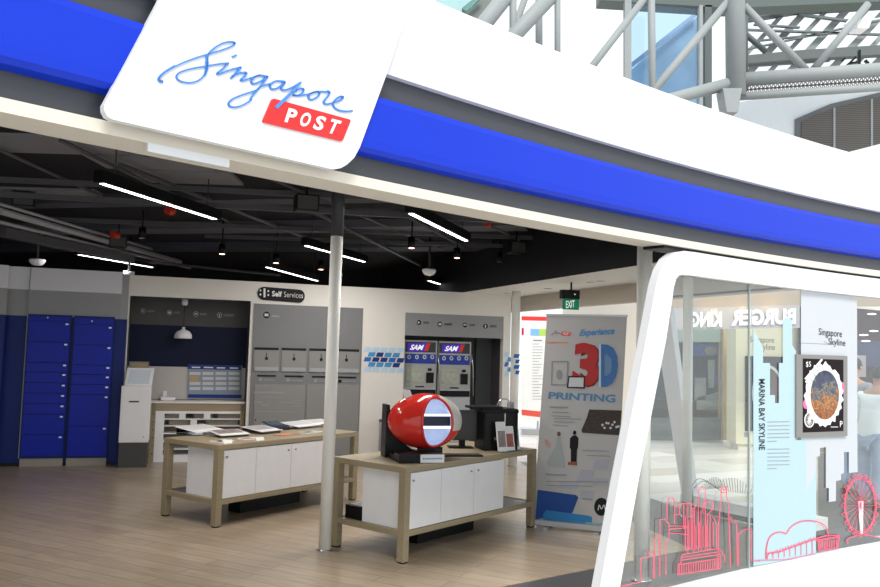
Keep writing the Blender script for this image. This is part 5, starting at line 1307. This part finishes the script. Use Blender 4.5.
# ================================================================== ATRIUM ROOF STRUCTURE
A = YP(12.0)
def tubepx(P, a, b, w, name, label, m=M_steelp, cat='steel tube'):
    if 'brace' in name or 'post' in name:
        lo_, hi_ = (a, b) if a[1] > b[1] else (b, a)
        if lo_[0] < 700 and lo_[1] > 20:
            k_ = 60/max(1, abs(lo_[1]-hi_[1])); lo_ = (lo_[0]+(lo_[0]-hi_[0])*k_, lo_[1]+(lo_[1]-hi_[1])*k_); a, b = lo_, hi_
    p, q = P.px(*a), P.px(*b); r = w/804*((p+q)/2).length/2
    o = make(name, MB().tube([p, q], r, 16), m); return tag(o, label, cat)
tubepx(A, (736, 96), (733.5, -140), 16, 'truss_column', 'thick steel column of the roof truss at the upper right')
tubepx(A, (728, 84), (600, 118), 11, 'truss_chord', 'round steel chord left of the thick truss column')
tubepx(A, (735, 80), (960, 64), 11.5, 'truss_chord', 'round steel chord running right from the thick truss column')
tubepx(A, (735, 97), (960, 82), 6.5, 'truss_rail', 'thinner lower rail under the right chord')
AF = YP(12.6)
tubepx(A, (744, 6), (806, 70), 6.5, 'truss_brace', 'brace sloping down right from the thick column'); tubepx(A, (868, 4), (815, 68), 6, 'truss_brace', 'brace rising right beyond the thick column')
tubepx(A, (654, 90), (728, 2), 7, 'truss_brace', 'brace rising right to the top of the thick column'); tubepx(A, (652.5, 95), (650.5, -60), 6.5, 'truss_post', 'slim steel post in front of the blue glass box')
tubepx(A, (594, 64), (648, -6), 6.5, 'truss_brace', 'brace rising right at the left of the blue glass box'); tubepx(A, (557.5, 52), (557.5, -60), 5.5, 'truss_post', 'slim post alone against the white sky')
tubepx(AF, (539, 44), (539, -40), 6.5, 'truss_post', 'slim post just right of the thick slanted tube'); tubepx(A, (513, 34), (513, -50), 6.5, 'truss_post', 'slim post at the foot of the slanted tubes')
tubepx(A, (508, 42), (568, -22), 14, 'truss_brace', 'thick tube slanting right above the white fascia'); tubepx(A, (484, 24), (520, -22), 15, 'truss_brace', 'thick tube at the left end of the roof structure')
tubepx(AF, (514, 30), (532, -22), 6, 'truss_brace', 'thin tube between the two thick slanted tubes')
tubepx(AF, (741, 30), (766, 52), 5, 'truss_brace', 'short dark brace behind the thick column', M_steeld); tubepx(AF, (745, 0), (745, 90), 5, 'truss_post', 'dark post just right of the thick column', M_steeld)
# mesh tray between the rails
tray = MB()
for k in range(40):
    x = 742+k*4.0; y = 93-(x-742)*.07
    tray.strokes(A, [(x, y-6.5), (x+3, y)], .9, -.05, .01); tray.strokes(A, [(x+3, y-6.5), (x, y)], .9, -.05, .01); tray.strokes(A, [(x, y-3), (x+4, y-3.3)], 1.6, -.06, .01)
tag(make('cable_tray', tray, mat('tray_brown', (.30, .27, .25), .5)), 'wire mesh cable tray under the right steel chord', 'cable tray')
# clamps and node under column
t = tag(make('truss_node', MB().poly(A, [(723, 88), (742, 88), (738, 112), (727, 112)], .15, .3), M_steelp), 'bolted steel node below the thick truss column', 'truss node')
# blue glass box
GB = YP(15.0)
gb = thing('glass_enclosure', 'blue glass box of the atrium between steel posts', 'glass wall', GB.px(665, 90))
make('pane', MB().poly(GB, [(628, 4), (700, 9), (700, 108), (628, 108)], 0, .03), M_glassb, gb)
make('frame_post', MB().poly(GB, [(625, -2), (631.5, -2), (631.5, 108), (625, 108)], .1, .15), M_steelp, gb); make('frame_post', MB().poly(GB, [(699.5, 5), (703, 5), (703, 108), (699.5, 108)], .1, .15), M_steelp, gb)
make('frame_post', MB().poly(GB, [(705, 5), (712, 5), (712, 108), (705, 108)], .0, .3), M_steeld, gb, label='dark side post'); make('head_beam', MB().poly(GB, [(600, -30), (960, -30), (960, -2), (730, 8), (600, 0)], .0, .4), mat('beam_green', (.11, .135, .13), .5), gb)
make('stair_stringer', MB().poly(YP(16.2), [(632, 62), (698, 10), (698, 14), (632, 67)], 0, .1), mat('stringer', (.45, .55, .70), .4), gb); make('inner_wall', MB().poly(YP(16.4), [(631, 70), (672, 32), (699, 16), (699, 108), (631, 108)], 0, .1), mat('inner_blue', (.42, .55, .70), .4, noise=.5, scale=1.2), gb)
# sloped skylight bars at right
SKY = YP(17.5)
sk = thing('skylight', 'sloped glass skylight with steel bars behind the right truss', 'skylight', SKY.px(800, 60))
bars = MB()
for k in range(13):
    x = 730+k*20; bars.strokes(SKY, [(x, 72-k*.2), (x+68, -2)], 6.5 if k % 2 else 4.2, 0, .12)
make('slanted_bar', bars, M_steelp, sk)
bars = MB()
for a, b, w in (((742, 29), (880, 34), 1.6), ((742, 50), (880, 20), 1.4), ((755, 24), (800, 27), 1.5), ((742, 66), (830, 60), 2), ((760, 40), (860, 30), 1.3), ((800, 14), (862, 22), 2.2)): bars.strokes(SKY, [a, b], w, .15, .08)
make('cross_bar', bars, mat('bar_dark', (.16, .18, .19), .5), sk)
make('upper_beam', MB().poly(SKY, [(738, -20), (960, -20), (960, 0), (800, 10), (738, 20)], .25, .3), mat('beam_green2', (.11, .13, .13), .5), sk)
make('lower_beam', MB().poly(SKY, [(738, 56), (800, 50), (960, 40), (960, 50), (800, 59), (738, 64)], .3, .2), mat('beam_grey3', (.13, .15, .15), .5), sk)
make('glazing', MB().poly(SKY, [(738, 0), (960, -10), (960, 66), (738, 80)], -.2, .02), M_glass, sk)
# bundle of cables, lamp
cbl = thing('floodlight', 'pale floodlight box with black cables at the upper right truss', 'floodlight', YP(12.2).px(862, 30)); L_ = YP(12.2)
make('box', MB().poly(L_, [(857, 19), (872, 19), (869, 28), (857, 28)], .1, .25), M_white, cbl); make('arm', MB().tube([L_.px(845, 26), L_.px(850, 21), L_.px(857, 20)], .03, 8), M_white, cbl); make('arm_right', MB().tube([L_.px(870, 20), L_.px(890, 17)], .015, 8), M_white, cbl)
cb = MB()
for q in ([(846, 66), (851, 62), (856, 57)], [(843, 60), (845, 58)], [(851, 63), (857, 62)], [(866, 60), (869, 63)], [(860, 50), (860, 64)]): cb.strokes(L_, q, 1.8, .0, .05)
make('cables', cb, M_black, cbl)
# white wall and louvred dark opening
WW = YP(19.0)
ww_ = MB().poly(WW, [(728, 104), (800, 92), (960, 76), (960, 200), (728, 200)], 0, .2)
struct('wall_atrium', ww_, mat('atrium_white', (.74, .78, .82), .6))
lv = thing('louvre_window', 'dark louvred window band in the white atrium wall at the right', 'window', WW.px(840, 150)); lv.location.z = WW.px(840, 150).z
make('surround', MB().poly(WW, [(795.5, 119), (830, 104), (890, 90), (960, 76), (960, 180), (795.5, 180)], .05, .06), mat('louvre_frame', (.15, .155, .165), .5), lv)
lm = bpy.data.materials.new('louvre'); lm.use_nodes = True; nt = lm.node_tree; bs = nt.nodes['Principled BSDF']; wv = nt.nodes.new('ShaderNodeTexWave'); wv.bands_direction = 'Z'; wv.inputs['Scale'].default_value = 6; tc = nt.nodes.new('ShaderNodeTexCoord'); rp_ = nt.nodes.new('ShaderNodeValToRGB'); rp_.color_ramp.elements[0].color = (.07, .06, .055, 1); rp_.color_ramp.elements[1].color = (.14, .125, .115, 1)
nt.links.new(tc.outputs['Object'], wv.inputs[0]); nt.links.new(wv.outputs[0], rp_.inputs[0]); nt.links.new(rp_.outputs[0], bs.inputs['Base Color'])
for q in ([(801.5, 121), (833.5, 108), (833.5, 180), (801.5, 180)], [(835.5, 107.5), (871, 99), (871, 180), (835.5, 180)], [(873, 98), (960, 82), (960, 180), (873, 180)]):
    make('louvre_panel', MB().poly(WW, q, .07, .04), lm, lv)
make('mullion', MB().poly(WW, [(833.5, 108), (835.5, 107.5), (835.5, 180), (833.5, 180)], .09, .05), M_lgrey, lv); make('mullion', MB().poly(WW, [(871, 99), (873, 98.5), (873, 180), (871, 180)], .09, .05), M_lgrey, lv)
tag(make('white_ledge', MB().poly(YP(16.5), [(849, 152), (880, 144), (960, 132), (960, 200), (849, 200)], 0, .3), MATS['atrium_white']), 'white curved ledge in front of the dark louvres at the right edge', 'ledge')
# left glimpse of glazed wall
lg = thing('glass_balustrade', 'green glass roof edge glimpsed at the top left of the steel tubes', 'glass roof', YP(13.5).px(460, 15)); LG = YP(13.5)
make('glass', MB().poly(LG, [(436, -20), (500, -20), (470, 12), (462, 14), (436, 2)], 0, .03), mat('teal_glass', (.40, .60, .62), .2), lg); make('edge_beam', MB().poly(LG, [(462, 8), (482, -8), (508, -20), (514, -20), (478, 22), (468, 14)], .1, .15), mat('edge_dark', (.20, .22, .21), .5), lg); make('green_bar', MB().poly(LG, [(463, 9), (480, -6), (483, -4), (467, 11)], .25, .05), mat('bar_teal', (.12, .30, .28), .4), lg)
